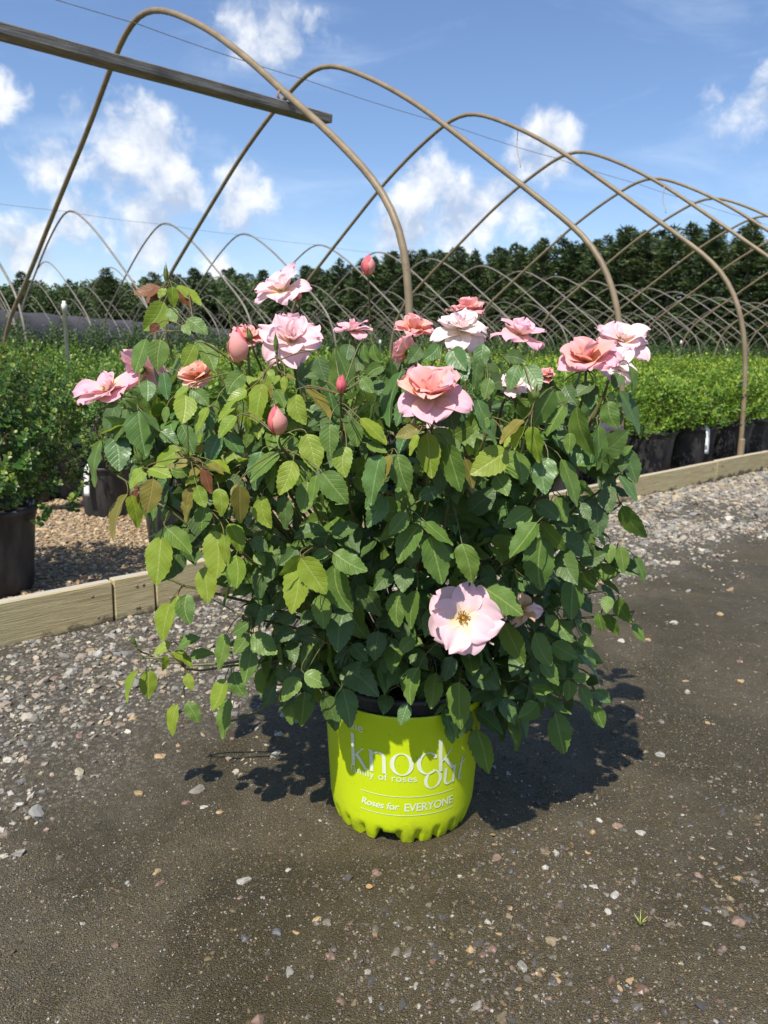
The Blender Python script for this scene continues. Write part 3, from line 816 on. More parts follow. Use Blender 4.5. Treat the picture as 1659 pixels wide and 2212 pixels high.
for k in range(30):                                             # broader trees far off behind the shade-cloth tunnel
    u = -150 + 30 * k + tr.uniform(-10, 10); dd = tr.uniform(88, 105) if k % 2 else tr.uniform(100, 118); g = ray(u, 740); hd = unit([g[0], g[1], 0]); p = hd * dd
    d = ray(u, 596 - .02 * max(0, u) + tr.uniform(-10, 14)); ht = CAM_H + d[2] * dd / np.hypot(d[0], d[1])
    if k % 3 == 1: plant_tree(CONS[k % 6], p, ht / 10.0, 'dark evergreen tree standing behind the grey shade cloth tunnel', 'far trees behind the shade cloth', 1.7)
    else: plant_tree(BRDS[k % 3], p, ht / 8.3, 'leafy rounded tree standing behind the grey shade cloth tunnel', 'far trees behind the shade cloth', 1.25)
# understorey that closes the view under the crowns, one mass
r = np.random.default_rng(99); nU = 9000
lu = np.concatenate([r.uniform(-26, 60, nU * 2 // 3), r.uniform(60, 120, nU // 3)]); su = TREE_S + r.uniform(-2.2, 4.5, nU); zu = r.uniform(0, 2.6, nU) ** 1.0
c0 = ORG[None] + su[:, None] * DR + lu[:, None] * LT + zu[:, None] * np.array([0, 0, 1.])
tri = c0[:, None, :] + r.normal(0, .33, (nU, 3, 3))
link('undergrowth', np_mesh('undergrowth', tri.reshape(-1, 3), np.arange(nU * 3).reshape(-1, 3), rnd=np.repeat(r.uniform(0, 1, nU), 3), mats=[NEEDLE], smooth=False), None, 'dark undergrowth along the foot of the windbreak', 'undergrowth', kind='stuff')

# grey shade-cloth tunnel far left
m, t, b = new_mat('grey_shade_cloth')
tcn = t.new('ShaderNodeTexCoord'); O = tcn.outputs['Object']
n = t.noise(O, .6, 4)
set_in(t, b, color=t.mix(t.map(n, .3, .7), (.052, .050, .055), (.08, .077, .083)), rough=.9, spec=.1, normal=t.bump(t.noise(O, 3, 3), .4, .1))
SHADE = m
a = at_z(-230, 636, 2.6); a2 = at_z(560, 712, 2.6); a[2] = a2[2] = 0
ax = unit(a2 - a); sd = np.array([-ax[1], ax[0], 0]); LL = np.linalg.norm(a2 - a)
V = []; F = []; prof = [(-2.3, 0), (-2.2, 1.0), (-1.85, 1.75), (-1.2, 2.3), (-.4, 2.55), (.4, 2.55), (1.2, 2.3), (1.85, 1.75), (2.2, 1.0), (2.3, 0)]
ns = 60
for k in range(ns + 1):
    f = k / ns; sg = 1 - .035 * abs(math.sin(f * 14 * math.pi))
    for (y, z) in prof: V.append(a + ax * LL * f + sd * (y + 2.3) + np.array([0, 0, z * sg]))
npf = len(prof)
for k in range(ns):
    for j in range(npf - 1): F.append((k * npf + j, (k + 1) * npf + j, (k + 1) * npf + j + 1, k * npf + j + 1))
F.append(tuple(range(npf))); F.append(tuple(ns * npf + j for j in range(npf))[::-1])
V = np.array(V); o = link('shade_cloth_tunnel', np_mesh('shade_cloth_tunnel', V - a, F, mats=[SHADE]), None, 'long low tunnel covered in dark grey shade cloth before the windbreak', 'tunnel'); o.location = a

# ------------------------------------------------------------------ potted shrubs
SHRUB = foliage_mat('bright_shrub_leaf', (.085, .175, .016), (.17, .29, .026), (.31, .39, .045), .45, .25, .4)
SHRUB_D = foliage_mat('glossy_box_leaf', (.045, .115, .018), (.10, .20, .03), (.24, .32, .055), .42, .22, .4)
HEDGE = foliage_mat('tall_hedge_leaf', (.034, .070, .016), (.060, .108, .023), (.095, .15, .034), .5, .2, .4)
TWIG = simple_mat('brown_twig', (.08, .055, .03), (.14, .10, .05), 40, .8)


def shrub_mesh(seed, mat, R=.33, z0=.30, z1=.88, shoots=240, per=9, L=.034, wid=.5, flat=.35):
    """leafy shoots spread over and through a dome, each tipped with paler young leaves; stems reach the soil"""
    r = np.random.default_rng(seed); V = []; F = []; RN = []; n = 0; B = Build()
    zc = z0 + (z1 - z0) * .42
    for k in range(shoots):
        d = unit(r.normal(size=3) * [1, 1, .9]);
        if d[2] < -.55: d[2] *= -.5; d = unit(d)
        lump = 1 + .13 * math.sin(d[0] * 5 + seed) * math.sin(d[1] * 6 + 2 * seed) + .08 * r.normal()
        rad = np.array([R, R, (z1 - zc) if d[2] > 0 else (zc - z0)]) * (r.uniform(.72, 1.04) if k % 4 else r.uniform(.4, .8)) * lump
        tip = np.array([0, 0, zc]) + d * rad
        gd = unit(d * [1, 1, .6] + np.array([0, 0, .7]) + r.normal(size=3) * .25)
        for q in range(per):
            f = q / per; p = tip - gd * (L * 2.6) * (1 - f)
            a = q * 2.4 + r.uniform(0, 1); e1 = unit(np.cross(gd, [.3, .2, .9])); e2 = np.cross(gd, e1)
            out = unit(math.cos(a) * e1 + math.sin(a) * e2 + gd * (.35 + .9 * f))
            ln = L * r.uniform(.75, 1.2) * (1 - .25 * f); sdv = unit(np.cross(out, gd)) * ln * wid * .5; up = unit(np.cross(sdv, out)) * ln * .08
            V += [p, p + out * ln * .5 + sdv + up, p + out * ln, p + out * ln * .5 - sdv + up]
            F += [(n, n + 1, n + 2), (n, n + 2, n + 3)]; n += 4
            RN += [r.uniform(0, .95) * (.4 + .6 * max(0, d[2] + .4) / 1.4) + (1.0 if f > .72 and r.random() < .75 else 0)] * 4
    V = np.array(V); me_leaf = (V, np.array(F), np.array(RN))
    for k in range(9):
        d = unit(r.normal(size=3)); d[2] = abs(d[2]) + .4; B.tube([[0, 0, 0.0], [d[0] * .04, d[1] * .04, z0], [d[0] * R * .6, d[1] * R * .6, zc + d[2] * .1]], [.012 if k == 0 else .006, .006, .003], 5)
    SV = np.concatenate(B.V); nf = len(F)
    tri = [tuple(f) for f in F] + [tuple(i + len(V) for i in f) for f in B.F]
    return np_mesh('foliage', np.concatenate([V, SV]), tri, rnd=np.concatenate([me_leaf[2], np.zeros(len(SV))]), mats=[mat, TWIG], midx=[0] * nf + [1] * len(B.F), smooth=False)


def shrub_near(seed):
    """the glossy shrub close to the camera: each leaf a folded, rounded blade"""
    r = np.random.default_rng(seed); V = []; F = []; RN = []; n = 0; B = Build()
    T = [(0, 0), (.22, .30), (.5, .42), (.8, .30), (1.0, 0)]
    R, z0, z1 = .36, .22, .92; zc = .52
    for k in range(520):
        d = unit(r.normal(size=3) * [1, 1, .95])
        if d[2] < -.7: continue
        rad = np.array([R, R, (z1 - zc) if d[2] > 0 else (zc - z0)]) * (r.uniform(.78, 1.1) if k % 3 else r.uniform(.45, .8))
        tip = np.array([0, 0, zc]) + d * rad; gd = unit(d * [1, 1, .5] + np.array([0, 0, .75]) + r.normal(size=3) * .3)
        e1 = unit(np.cross(gd, [.3, .2, .9])); e2 = np.cross(gd, e1); ln0 = r.uniform(.02, .031); slen = ln0 * r.uniform(2.6, 4.5)
        B.tube([tip - gd * slen, tip], [.0017, .001], 4)
        for q in range(12):
            f = (q // 2) / 6; p = tip - gd * slen * (1 - f); a = (q % 2) * math.pi + (q // 2) * 1.57 + r.normal(0, .2)
            out = unit(math.cos(a) * e1 + math.sin(a) * e2 + gd * (.3 + .8 * f)); ln = ln0 * r.uniform(.8, 1.15) * (1 - .35 * f); sd = unit(np.cross(out, gd)); up = np.cross(sd, out)
            for (x, w_) in T[1:4]: V += [p + out * ln * x - sd * ln * w_ + up * ln * (.10 - .1 * x * x), p + out * ln * x - up * ln * .10 * x * x, p + out * ln * x + sd * ln * w_ + up * ln * (.10 - .1 * x * x)]
            V += [p, p + out * ln - up * ln * .12]
            b0, b1 = n + 9, n + 10
            F += [(b0, n + 1, n), (b0, n + 2, n + 1), (n, n + 1, n + 4, n + 3), (n + 1, n + 2, n + 5, n + 4), (n + 3, n + 4, n + 7, n + 6), (n + 4, n + 5, n + 8, n + 7), (n + 6, n + 7, b1), (n + 7, n + 8, b1)]
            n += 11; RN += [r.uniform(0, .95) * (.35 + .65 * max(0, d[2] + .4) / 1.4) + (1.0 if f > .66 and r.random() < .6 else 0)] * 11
    leaf = np_mesh('foliage', np.array(V), F, rnd=np.array(RN), mats=[SHRUB_D], smooth=True)
    for k in range(10):
        d = unit(r.normal(size=3)); d[2] = abs(d[2]) + .4; B.tube([[0, 0, 0.05], [d[0] * .05, d[1] * .05, z0 + .05], [d[0] * R * .7, d[1] * R * .7, zc + d[2] * .15]], [.012 if k == 0 else .007, .006, .003], 5)
    return leaf, B.mesh('stems', [TWIG])


m, t, b = new_mat('black_nursery_plastic')
tcn = t.new('ShaderNodeTexCoord'); O = tcn.outputs['Object']; n = t.noise(O, 7, 5)
dust = t.map(t.noise(t.vmath('MULTIPLY', O, (3, 3, 1)), 4, 5), .45, .7, 0, .5)
set_in(t, b, color=t.mix(dust, t.mix(n, (.012, .012, .014), (.026, .026, .028)), (.13, .122, .115)), rough=t.map(n, .3, .7, .42, .65), spec=.45, normal=t.bump(t.noise(O, 40, 2), .15, .003))
BLACK = m
SOIL = simple_mat('dark_potting_mix', (.018, .012, .008), (.06, .04, .025), 60, .95, .9, .02)


def black_pot(R=.20, H=.33):
    prof = [(R * .80, 0), (R * .82, .012), (R * .93, H * .80), (R * .945, H * .83), (R * .945, H * .86), (R * .965, H * .87), (R * .97, H * .93), (R * 1.0, H * .935), (R * 1.015, H * .955), (R * 1.015, H * .985), (R * 1.0, H), (R * .955, H), (R * .94, H * .93), (R * .90, H * .6)]
    V, F = lathe(prof, 40)
    k = np.arange(len(V)) % 40; low = V[:, 2] < H * .79
    sc = 1 + np.where(low & ((k % 10) < 1), -.03, 0); V[:, :2] *= sc[:, None]
    F.append(tuple(range(40))[::-1])
    body = np_mesh('pot_wall', V, F, mats=[BLACK])
    sv, sf = lathe([(R * .945, H * .90), (R * .6, H * .915), (R * .2, H * .91), (.001, H * .915)], 28); sv[:, 2] += rng.normal(0, .004, len(sv))
    return body, np_mesh('soil', sv, sf, mats=[SOIL])


POT = black_pot()
TAGM = simple_mat('white_plastic_tag', (.72, .72, .70), (.80, .80, .78), 20, .45)
def put_pot(p, rot, lab, grp, sc=1.0):
    e = bpy.data.objects.new('nursery_pot', None); COL.objects.link(e); tag(e, lab, 'pot', grp); e.location = p; e.rotation_euler = (0, 0, rot); e.scale = (sc,) * 3
    link('pot_wall', POT[0], e); link('soil', POT[1], e)


def put_tag(p, facing, R, H, lab, ln=.16):
    d = unit(facing); sd = np.array([-d[1], d[0], 0]); V = []; F = []
    for k in range(9):
        f = k / 8; z = H + .012 - ln * f
        if k == 0: off = R - .015
        else: off = R + .012 + .01 * f
        for j, wv_ in enumerate((-.016, .016)):
            for th in (0, .0022): V.append(p + d * (off + th) + sd * wv_ + np.array([0, 0, z + (.006 if k == 0 else 0)]))
    for k in range(8):
        a = k * 4
        F += [(a, a + 2, a + 6, a + 4), (a + 1, a + 5, a + 7, a + 3), (a, a + 4, a + 5, a + 1), (a + 2, a + 3, a + 7, a + 6)]
    F += [(0, 1, 3, 2), (32, 34, 35, 33)]
    link('plant_tag', np_mesh('plant_tag', np.array(V), F, mats=[TAGM]), None, lab, 'tag', 'white tags on the pots')


FLOOR = .03
ORD = ['zeroth', 'first', 'second', 'third', 'fourth', 'fifth', 'sixth', 'seventh', 'eighth', 'ninth', 'tenth', 'eleventh', 'twelfth', 'thirteenth', 'fourteenth', 'fifteenth', 'sixteenth', 'seventeenth', 'eighteenth', 'nineteenth', 'twentieth']
sr = random.Random(12)
# explicit pots at the left of the bed
def base_point(u, v, back=.15):
    p = at_z(u, v, FLOOR); d = unit([p[0], p[1], 0]); return p + d * back
A = base_point(-22, 1305, .19)
near_leaf, near_stem = shrub_near(5)
e = bpy.data.objects.new('glossy_shrub', None); COL.objects.link(e); tag(e, 'dark glossy small leaved shrub overhanging the edging in its black pot', 'shrub'); e.location = A + [.03, 0, .02]; e.scale = (1, 1, .95)
link('foliage', near_leaf, e); link('stems', near_stem, e)
put_pot(A, .3, 'black pot holding the dark glossy shrub at the edging', 'pots at the open end of the bed', .92)
GL = [shrub_mesh(300 + k, SHRUB_D, .30, .30, .88, 360, 10, .028, .55) for k in range(3)]
open_pots = [(240, 1118, .13, .78, 'black pot with a white tag standing on the tan pebbles', 'mid green shrub in the black pot with the white tag'),
             (385, 1192, .13, .74, 'black pot half hidden behind the bronze rose shoots', 'shrub behind the bronze rose shoots'),
             (150, 1078, .15, .85, 'black pot between the glossy shrub and the tagged pot', 'green shrub between the glossy shrub and the tagged pot'),
             (60, 1090, .15, .85, 'black pot hidden behind the dark glossy shrub', 'green shrub rising behind the dark glossy shrub'),
             (330, 1050, .15, .8, 'black pot behind the tagged pot', 'green shrub behind the tagged pot')]
taken = []
for k, (u, v, bk, sc, lp, ls) in enumerate(open_pots):
    p = base_point(u, v, bk); put_pot(p, sr.uniform(0, 6), lp, 'pots at the open end of the bed', sc); taken.append(to_row(p))
    o = link('bed_shrub', GL[k % 3], None, ls, 'shrub', 'shrubs at the open end of the bed'); o.location = p + [0, 0, .0]; o.scale = (.9, .9, .86 if k < 2 else .98); o.rotation_euler = (0, 0, sr.uniform(0, 6))
    if k == 0:
        put_tag(p, unit(np.array([-.30, -.95, 0])), .2 * sc, .33 * sc, 'white plastic tag hooked over the pot rim on the tan pebbles', .15)
taken.append(to_row(A))
# rows of bright shrubs
SHR = [shrub_mesh(100 + k, SHRUB, .36, .27, .90, 330, 9, .040, .5) for k in range(6)]
count = 0
rest = []
for j in range(10):
    l = .30 + .58 * j
    for i in range(-8, 56):
        s = .95 + .60 * i + (.3 if j % 2 else 0)
        if s > 30: continue
        if any((s - a) ** 2 + (l - c_) ** 2 < .46 ** 2 for a, c_ in taken): continue
        if s < -1.35 and l < .9: continue
        if s < -2.2 and l < 1.2: continue
        p = row(s + sr.uniform(-.05, .05), l + sr.uniform(-.04, .04), FLOOR); q = proj(p + [0, 0, .7])
        if (p - CPOS) @ FWD < .5 or q[0] < -70 or q[0] > 1735: continue
        zs = sr.uniform(.86, 1.0)
        mesh_i = SHR[sr.randrange(6)] if not (s < -.4) else (GL[sr.randrange(3)] if sr.random() < .45 else SHR[sr.randrange(6)])
        if count < 230 and s < 16:
            front = l < .5
            which = 'bearing the white tag' if i == 1 else (f'{ORD[min(20, i - 1)]} past the white tagged pot' if i > 1 else f'{ORD[min(20, 1 - i)]} before the white tagged pot')
            lab = ('bright green shrub behind the edging, pot ' + which) if front else 'bright green shrub in the packed rows under the tan hoops'
            o = link('bed_shrub', mesh_i, None, lab, 'shrub', 'front row of bright shrubs' if front else 'packed bright shrubs in the bed')
            o.location = p; o.rotation_euler = (0, 0, sr.uniform(0, 6.28)); o.scale = (sr.uniform(.95, 1.1),) * 2 + (zs,); count += 1
            if l < .5 or (s < -.3 and l < 2.3): put_pot(p, sr.uniform(0, 6), ('black nursery pot along the timber edging, ' + which) if front else 'black nursery pot among the bright shrubs', 'pots along the edging' if front else 'pots among the shrubs', 1.0)
        else: rest.append((p, sr.randrange(6), sr.uniform(0, 6.28), zs))
tp = row(.95 + .33, .30, FLOOR)
put_tag(row(1.55, .30, FLOOR), unit(-LT * .9 - DR * .5), .2, .33, 'white plastic tag hooked over a pot rim behind the edging', .2)


def merged(name, items, meshes, mats, lab, cat):
    Vs = []; Fs = []; Rs = []; off = 0
    for (p, k, a, z) in items:
        me = meshes[k]; n = len(me.vertices); co = np.empty(n * 3, np.float32); me.vertices.foreach_get('co', co); co = co.reshape(-1, 3)
        rn = np.empty(n, np.float32); me.attributes['rnd'].data.foreach_get('value', rn)
        tris = np.array([f.vertices[:3] for f in me.polygons if len(f.vertices) == 3 and f.material_index == 0])
        c, s_ = math.cos(a), math.sin(a)
        Vs.append(np.stack([co[:, 0] * c - co[:, 1] * s_, co[:, 0] * s_ + co[:, 1] * c, co[:, 2] * z], 1) + np.asarray(p)); Fs.append(tris + off); Rs.append(rn); off += n
    link(name, np_mesh(name, np.concatenate(Vs), np.concatenate(Fs), rnd=np.concatenate(Rs), mats=mats, smooth=False), None, lab, cat, kind='stuff')


LOWS = [shrub_mesh(200 + k, SHRUB, .36, .3, .90, 110, 6, .07, .5) for k in range(6)]
if rest: merged('far_bed_shrubs', rest, LOWS, [SHRUB], 'bright green shrubs massed towards the far end of the bed', 'shrubs')
# the taller dark hedge in the next tunnel row
HED = [shrub_mesh(150 + k, HEDGE, .38, .12, 1.24, 330, 7, .05, .45) for k in range(4)]
hn = 0
for j in range(3):
    for i in range(0, 75):
        s = -4.5 + .62 * i + .3 * j; l = 8.5 + .6 * j; p = row(s, l + sr.uniform(-.05, .05)); q = proj(p + [0, 0, 1.1])
        if q[0] < -60 or q[0] > 1720: continue
        if hn >= 66: break
        o = link('hedge_shrub', HED[sr.randrange(4)], None, 'tall dark green shrub in the dense hedge beyond the bright bed', 'shrub', 'tall dark hedge shrubs'); hn += 1
        o.location = p; o.rotation_euler = (0, 0, sr.uniform(0, 6.28)); o.scale = (1.05, 1.05, sr.uniform(.95, 1.05))
HLO = [shrub_mesh(250 + k, HEDGE, .40, .12, 1.22, 90, 6, .09, .5) for k in range(4)]
items = []
for j in range(3):
    for i in range(0, 90):
        s = -4.5 + .62 * i + .3 * j; l = 8.5 + .6 * j; p = row(s, l); q = proj(p + [0, 0, 1.1])
        if q[0] < -60 or q[0] > 1720: continue
        items.append((p, sr.randrange(4), sr.uniform(0, 6.28), 1.0))
items = items[22:]
merged('far_hedge', items, HLO, [HEDGE], 'dense dark hedge continuing along the second tunnel row', 'hedge')

# ------------------------------------------------------------------ lime green pot
PC = np.array([.045, 1.395, 0.0]); RB, RTOP, PH = .1395, .155, .262
m, t, b = new_mat('lime_plastic')
tcn = t.new('ShaderNodeTexCoord'); O = tcn.outputs['Object']
sp = t.new('ShaderNodeSeparateXYZ'); t.l.new(O, sp.inputs[0])
dirt = t.math('MULTIPLY', t.map(t.noise(O, 26, 6, .7), .48, .7, 0, 1), t.map(sp.outputs[2], .0, .075, .6, .03, smooth=True))
c = t.mix(t.map(t.noise(O, 6, 3), .3, .7), (.56, .69, .008), (.62, .74, .014))
c = t.mix(dirt, c, (.12, .11, .03))
speck = t.map(t.noise(O, 190, 2), .70, .74, 0, .5)
c = t.mix(speck, c, (.16, .17, .03))
set_in(t, b, color=c, rough=.36, spec=.45, normal=t.bump(t.noise(O, 90, 3), .06, .002))
translucent(t, b, (.5, .66, .02), .10)
LIME = m
PRINT = simple_mat('white_print', (.66, .70, .46), (.76, .80, .58), 30, .4, .05)


def pot_r(z): return RB + (RTOP - RB) * min(1, z / PH)


sides = 168; V = []; F = []
zs = [0, .006, .014, .024, .033, .040, .046, .06, .09, .13, .17, .21, .24, .252, .258, PH]
notch = lambda k: (k % 7) in (5, 6)
for zi, z in enumerate(zs):
    for k in range(sides):
        a = 2 * math.pi * k / sides
        bottom = 0.0
        r_ = pot_r(z)
        if z < .045:
            r_ -= .008 * (1 - z / .045) ** 2                       # base rounds under
            if notch(k): r_ -= .0085 * math.sin(math.pi * min(1, max(0, (.030 - z) / .030)) ** .6 * .5) ** .5
        if .246 < z: r_ += .002
        zz = z
        if zi == 0 and notch(k): zz = .002
        big_a = (math.degrees(a) - 257) / 7.0                      # wide arched drain gap at the foot, front left
        if abs(big_a) < 1.35 and z < .02:
            lift = .020 * min(1, (1.35 - abs(big_a)) / .4); zz = max(zz, lift + z * .05 + .0005 * zi)
        V.append((r_ * math.cos(a), r_ * math.sin(a), zz))
n = len(zs)
for i in range(n - 1):
    for k in range(sides):
        k2 = (k + 1) % sides; F.append((i * sides + k, i * sides + k2, (i + 1) * sides + k2, (i + 1) * sides + k))
rim0 = len(V)
for (dr_, z) in [(-.004, PH), (-.006, PH - .02)]:
    for k in range(sides):
        a = 2 * math.pi * k / sides; r_ = RTOP + .002 + dr_; V.append((r_ * math.cos(a), r_ * math.sin(a), z))
last = (n - 1) * sides
for i, (a0, b0) in enumerate([(last, rim0), (rim0, rim0 + sides)]):
    for k in range(sides):
        k2 = (k + 1) % sides; F.append((a0 + k, a0 + k2, b0 + k2, b0 + k))
potE = bpy.data.objects.new('rose_pot', None); COL.objects.link(potE); potE.location = PC
tag(potE, 'lime green printed plastic pot with scalloped foot holding the rose bush', 'pot')
link('pot_wall', np_mesh('pot_wall', np.array(V), F, mats=[LIME]), potE)
v_, f_ = lathe([(RB - .03, .03), (RTOP - .008, PH - .03), (RTOP - .007, PH + .018), (RTOP - .001, PH + .020), (RTOP + .001, PH + .026), (RTOP - .003, PH + .030), (RTOP - .010, PH + .028), (RTOP - .014, PH - .01)], 72)
link('inner_pot', np_mesh('inner_pot', v_, f_, mats=[BLACK]), potE)
v_, f_ = lathe([(RTOP - .011, PH - .004), (.10, PH + .004), (.05, PH), (.001, PH + .004)], 40); v_[:, 2] += rng.normal(0, .003, len(v_))
link('soil', np_mesh('soil', v_, f_, mats=[SOIL]), potE)
v_, f_ = lathe([(.001, .03), (RB - .016, .03)], 48); link('pot_base', np_mesh('pot_base', v_, f_, mats=[LIME]), potE)


def pot_hit(u, v):
    """where a line of sight meets the pot wall: (angle to the right of the front, height)"""
    d = ray(u, v); lo, hi = .8, 1.6
    best = None
    for k in range(900):
        tt = lo + (hi - lo) * k / 900; p = CPOS + d * tt
        if np.hypot(p[0] - PC[0], p[1] - PC[1]) <= pot_r(p[2]):
            return math.atan2(p[0] - PC[0], -(p[1] - PC[1])), p[2]
    return 0, .1


def z8(x, y): return 604.9 + .3125 * x, 1425.7 + .3125 * y


def wrap(pts2, x0, z0, sx, sz, lift=.0008):
    """flat print coordinates onto the pot wall"""
    out = []
    for (x, y) in pts2:
        z = z0 + y * sz; r_ = pot_r(z) + lift; a = x0 + x * sx / r_
        out.append((r_ * math.sin(a), -r_ * math.cos(a), z))
    return np.array(out)


def stroke(path, width):
    path = np.asarray(path, float); width = np.broadcast_to(np.asarray(width, float), (len(path),))
    T = np.gradient(path, axis=0); T /= np.linalg.norm(T, axis=1)[:, None] + 1e-9; N = np.stack([-T[:, 1], T[:, 0]], 1)
    V = np.concatenate([path + N * width[:, None] / 2, path - N * width[:, None] / 2]); n = len(path)
    return V, [(n + i, n + i + 1, i + 1, i) for i in range(n - 1)]


def b2(p0, p1, p2, p3, n=12):
    return bez(np.array(p0, float), np.array(p1, float), np.array(p2, float), np.array(p3, float), n)


def ring(cx, cy, rx, ry, wx, wy, a0=0, a1=360, n=36):
    """round letter with thick sides and thin top and bottom"""
    A = np.radians(np.linspace(a0, a1, n)); o = np.stack([cx + rx * np.cos(A), cy + ry * np.sin(A)], 1); i = np.stack([cx + (rx - wx) * np.cos(A), cy + (ry - wy) * np.sin(A)], 1)
    return np.concatenate([o, i]), [(k, k + 1, n + k + 1, n + k) for k in range(n - 1)]


def line(a, c, w0, w1=None, n=6):
    a = np.array(a, float); c = np.array(c, float); f = np.linspace(0, 1, n)
    return stroke(a + np.outer(f, c - a), np.linspace(w0, w1 if w1 is not None else w0, n))


GLY = {
    'k': (.64, [line((.09, 0), (.09, 1.5), .14), line((.0, 1.46), (.1, 1.52), .05), line((.14, .46), (.52, .98), .05), line((.24, .62), (.60, 0), .13)]),
    'n': (.66, [line((.09, 0), (.09, 1.0), .13), line((0, .96), (.1, 1.02), .05), stroke(b2((.1, .74), (.2, 1.04), (.56, 1.08), (.53, .6)), np.linspace(.05, .13, 12)), line((.53, .62), (.53, 0), .13)]),
    'o': (.80, [ring(.38, .5, .39, .53, .145, .05)]),
    'c': (.66, [ring(.38, .5, .39, .53, .145, .05, 42, 318, 30), line((.66, .84), (.62, .70), .07, .12, 4)]),
    'u': (.66, [line((.09, 1.0), (.09, .36), .13), stroke(b2((.09, .38), (.06, -.1), (.44, -.06), (.53, .3)), np.linspace(.13, .05, 12)), line((.53, 1.0), (.53, 0), .12)]),
    't': (.46, [line((.26, 1.34), (.14, .2), .07, .12), stroke(b2((.14, .22), (.12, -.06), (.3, -.02), (.42, .12), 8), np.linspace(.12, .03, 8)), line((.02, .96), (.48, 1.0), .05)]),
}


def letters(word, gap=.06):
    out = []; x = 0
    for ch in word:
        w_, parts = GLY[ch]
        for V, F in parts: out.append((V + np.array([x, 0]), F))
        x += w_ + gap
    return out, x - gap


def dense(V, F, k=1): return V, F


def print_glyphs(name, word, left, right, gap=.06, shear=0.0):
    g, wd = letters(word, gap); a0, zl = pot_hit(*left); a1, zr = pot_hit(*right); r_ = pot_r(zl); size = (a1 - a0) * r_ / wd
    B = Build()
    for q, (V, F) in enumerate(g):
        V = V + np.stack([V[:, 1] * shear, 0 * V[:, 1]], 1)
        B.add(wrap(V, a0, (zl + zr) / 2, size, size * .78, .0008 + .00004 * q), F)
    link(name, B.mesh(name, [PRINT], False), potE)


def print_text(name, body, left, right, shear=0.0, bold=0.0, spacing=1.0, squash=None):
    cu = bpy.data.curves.new('type', 'FONT'); cu.body = body; cu.offset = bold; cu.space_character = spacing; cu.resolution_u = 4; cu.size = 1.0
    ob = bpy.data.objects.new('type', cu); COL.objects.link(ob); bpy.context.view_layer.update()
    me = bpy.data.meshes.new_from_object(ob.evaluated_get(bpy.context.evaluated_depsgraph_get()))
    co = np.array([v.co[:2] for v in me.vertices]); faces = [tuple(p.vertices) for p in me.polygons]
    bpy.data.objects.remove(ob); bpy.data.curves.remove(cu); bpy.data.meshes.remove(me)
    x0 = co[:, 0].min(); co[:, 0] -= x0; wd = co[:, 0].max()
    a0, zl = pot_hit(*left); a1, zr = pot_hit(*right); size = (a1 - a0) * pot_r(zl) / wd
    co[:, 0] += co[:, 1] * shear
    link(name, np_mesh(name, wrap(co, a0, (zl + zr) / 2, size, size * (squash or 1.0)), faces, mats=[PRINT], smooth=False), potE)


print_text('lettering_the', 'the', z8(478, 482), z8(574, 482), spacing=1.05)
print_glyphs('lettering_knock', 'knock', z8(497, 718), z8(1205, 735), .075)
print_glyphs('lettering_out', 'out', z8(990, 878), z8(1262, 815), .05, .05)
print_text('lettering_family', 'family of roses', z8(492, 770), z8(950, 830), spacing=1.08)
print_text('lettering_slogan', 'Roses for', z8(566, 985), z8(822, 1035), .22, .018, .96)
print_text('lettering_slogan', 'EVERYONE', z8(860, 1035), z8(1190, 990), 0, .012, .95, 1.12)
for (ya, yb) in [(885, 893), (1008, 1016)]:
    a0, za = pot_hit(*z8(560, ya)); a1, zb = pot_hit(*z8(1192, yb)); V = []; F = []
    for k in range(31):
        f = k / 30; a = a0 + (a1 - a0) * f
        for dz_ in (-.0006, .0006): z = (za + zb) / 2 + dz_; r_ = pot_r(z) + .0008; V.append((r_ * math.sin(a), -r_ * math.cos(a), z))
    F = [(2 * k, 2 * k + 2, 2 * k + 3, 2 * k + 1) for k in range(30)]
    link('printed_rule', np_mesh('printed_rule', np.array(V), F, mats=[PRINT], smooth=False), potE)

# ------------------------------------------------------------------ rose bush
BUSH = bpy.data.objects.new('rose_bush', None); COL.objects.link(BUSH); BUSH.location = (PC[0], PC[1], PH); BOFF = np.array([PC[0], PC[1], PH])
tag(BUSH, 'large bushy rose in bloom with pink and coral flowers in the lime pot', 'rose bush')
VV = [550, 650, 750, 900, 1100, 1300, 1450, 1600, 1700]; RAD = [.08, .17, .30, .38, .40, .34, .26, .20, .17]; HW = [300, 450, 590, 640, 600, 560, 520, 430, 300]


def front(u, v):
    rx = (u - 835) / np.interp(v, VV, HW)
    return 1.42 - np.interp(v, VV, RAD) * math.sqrt(max(.06, 1 - rx * rx))


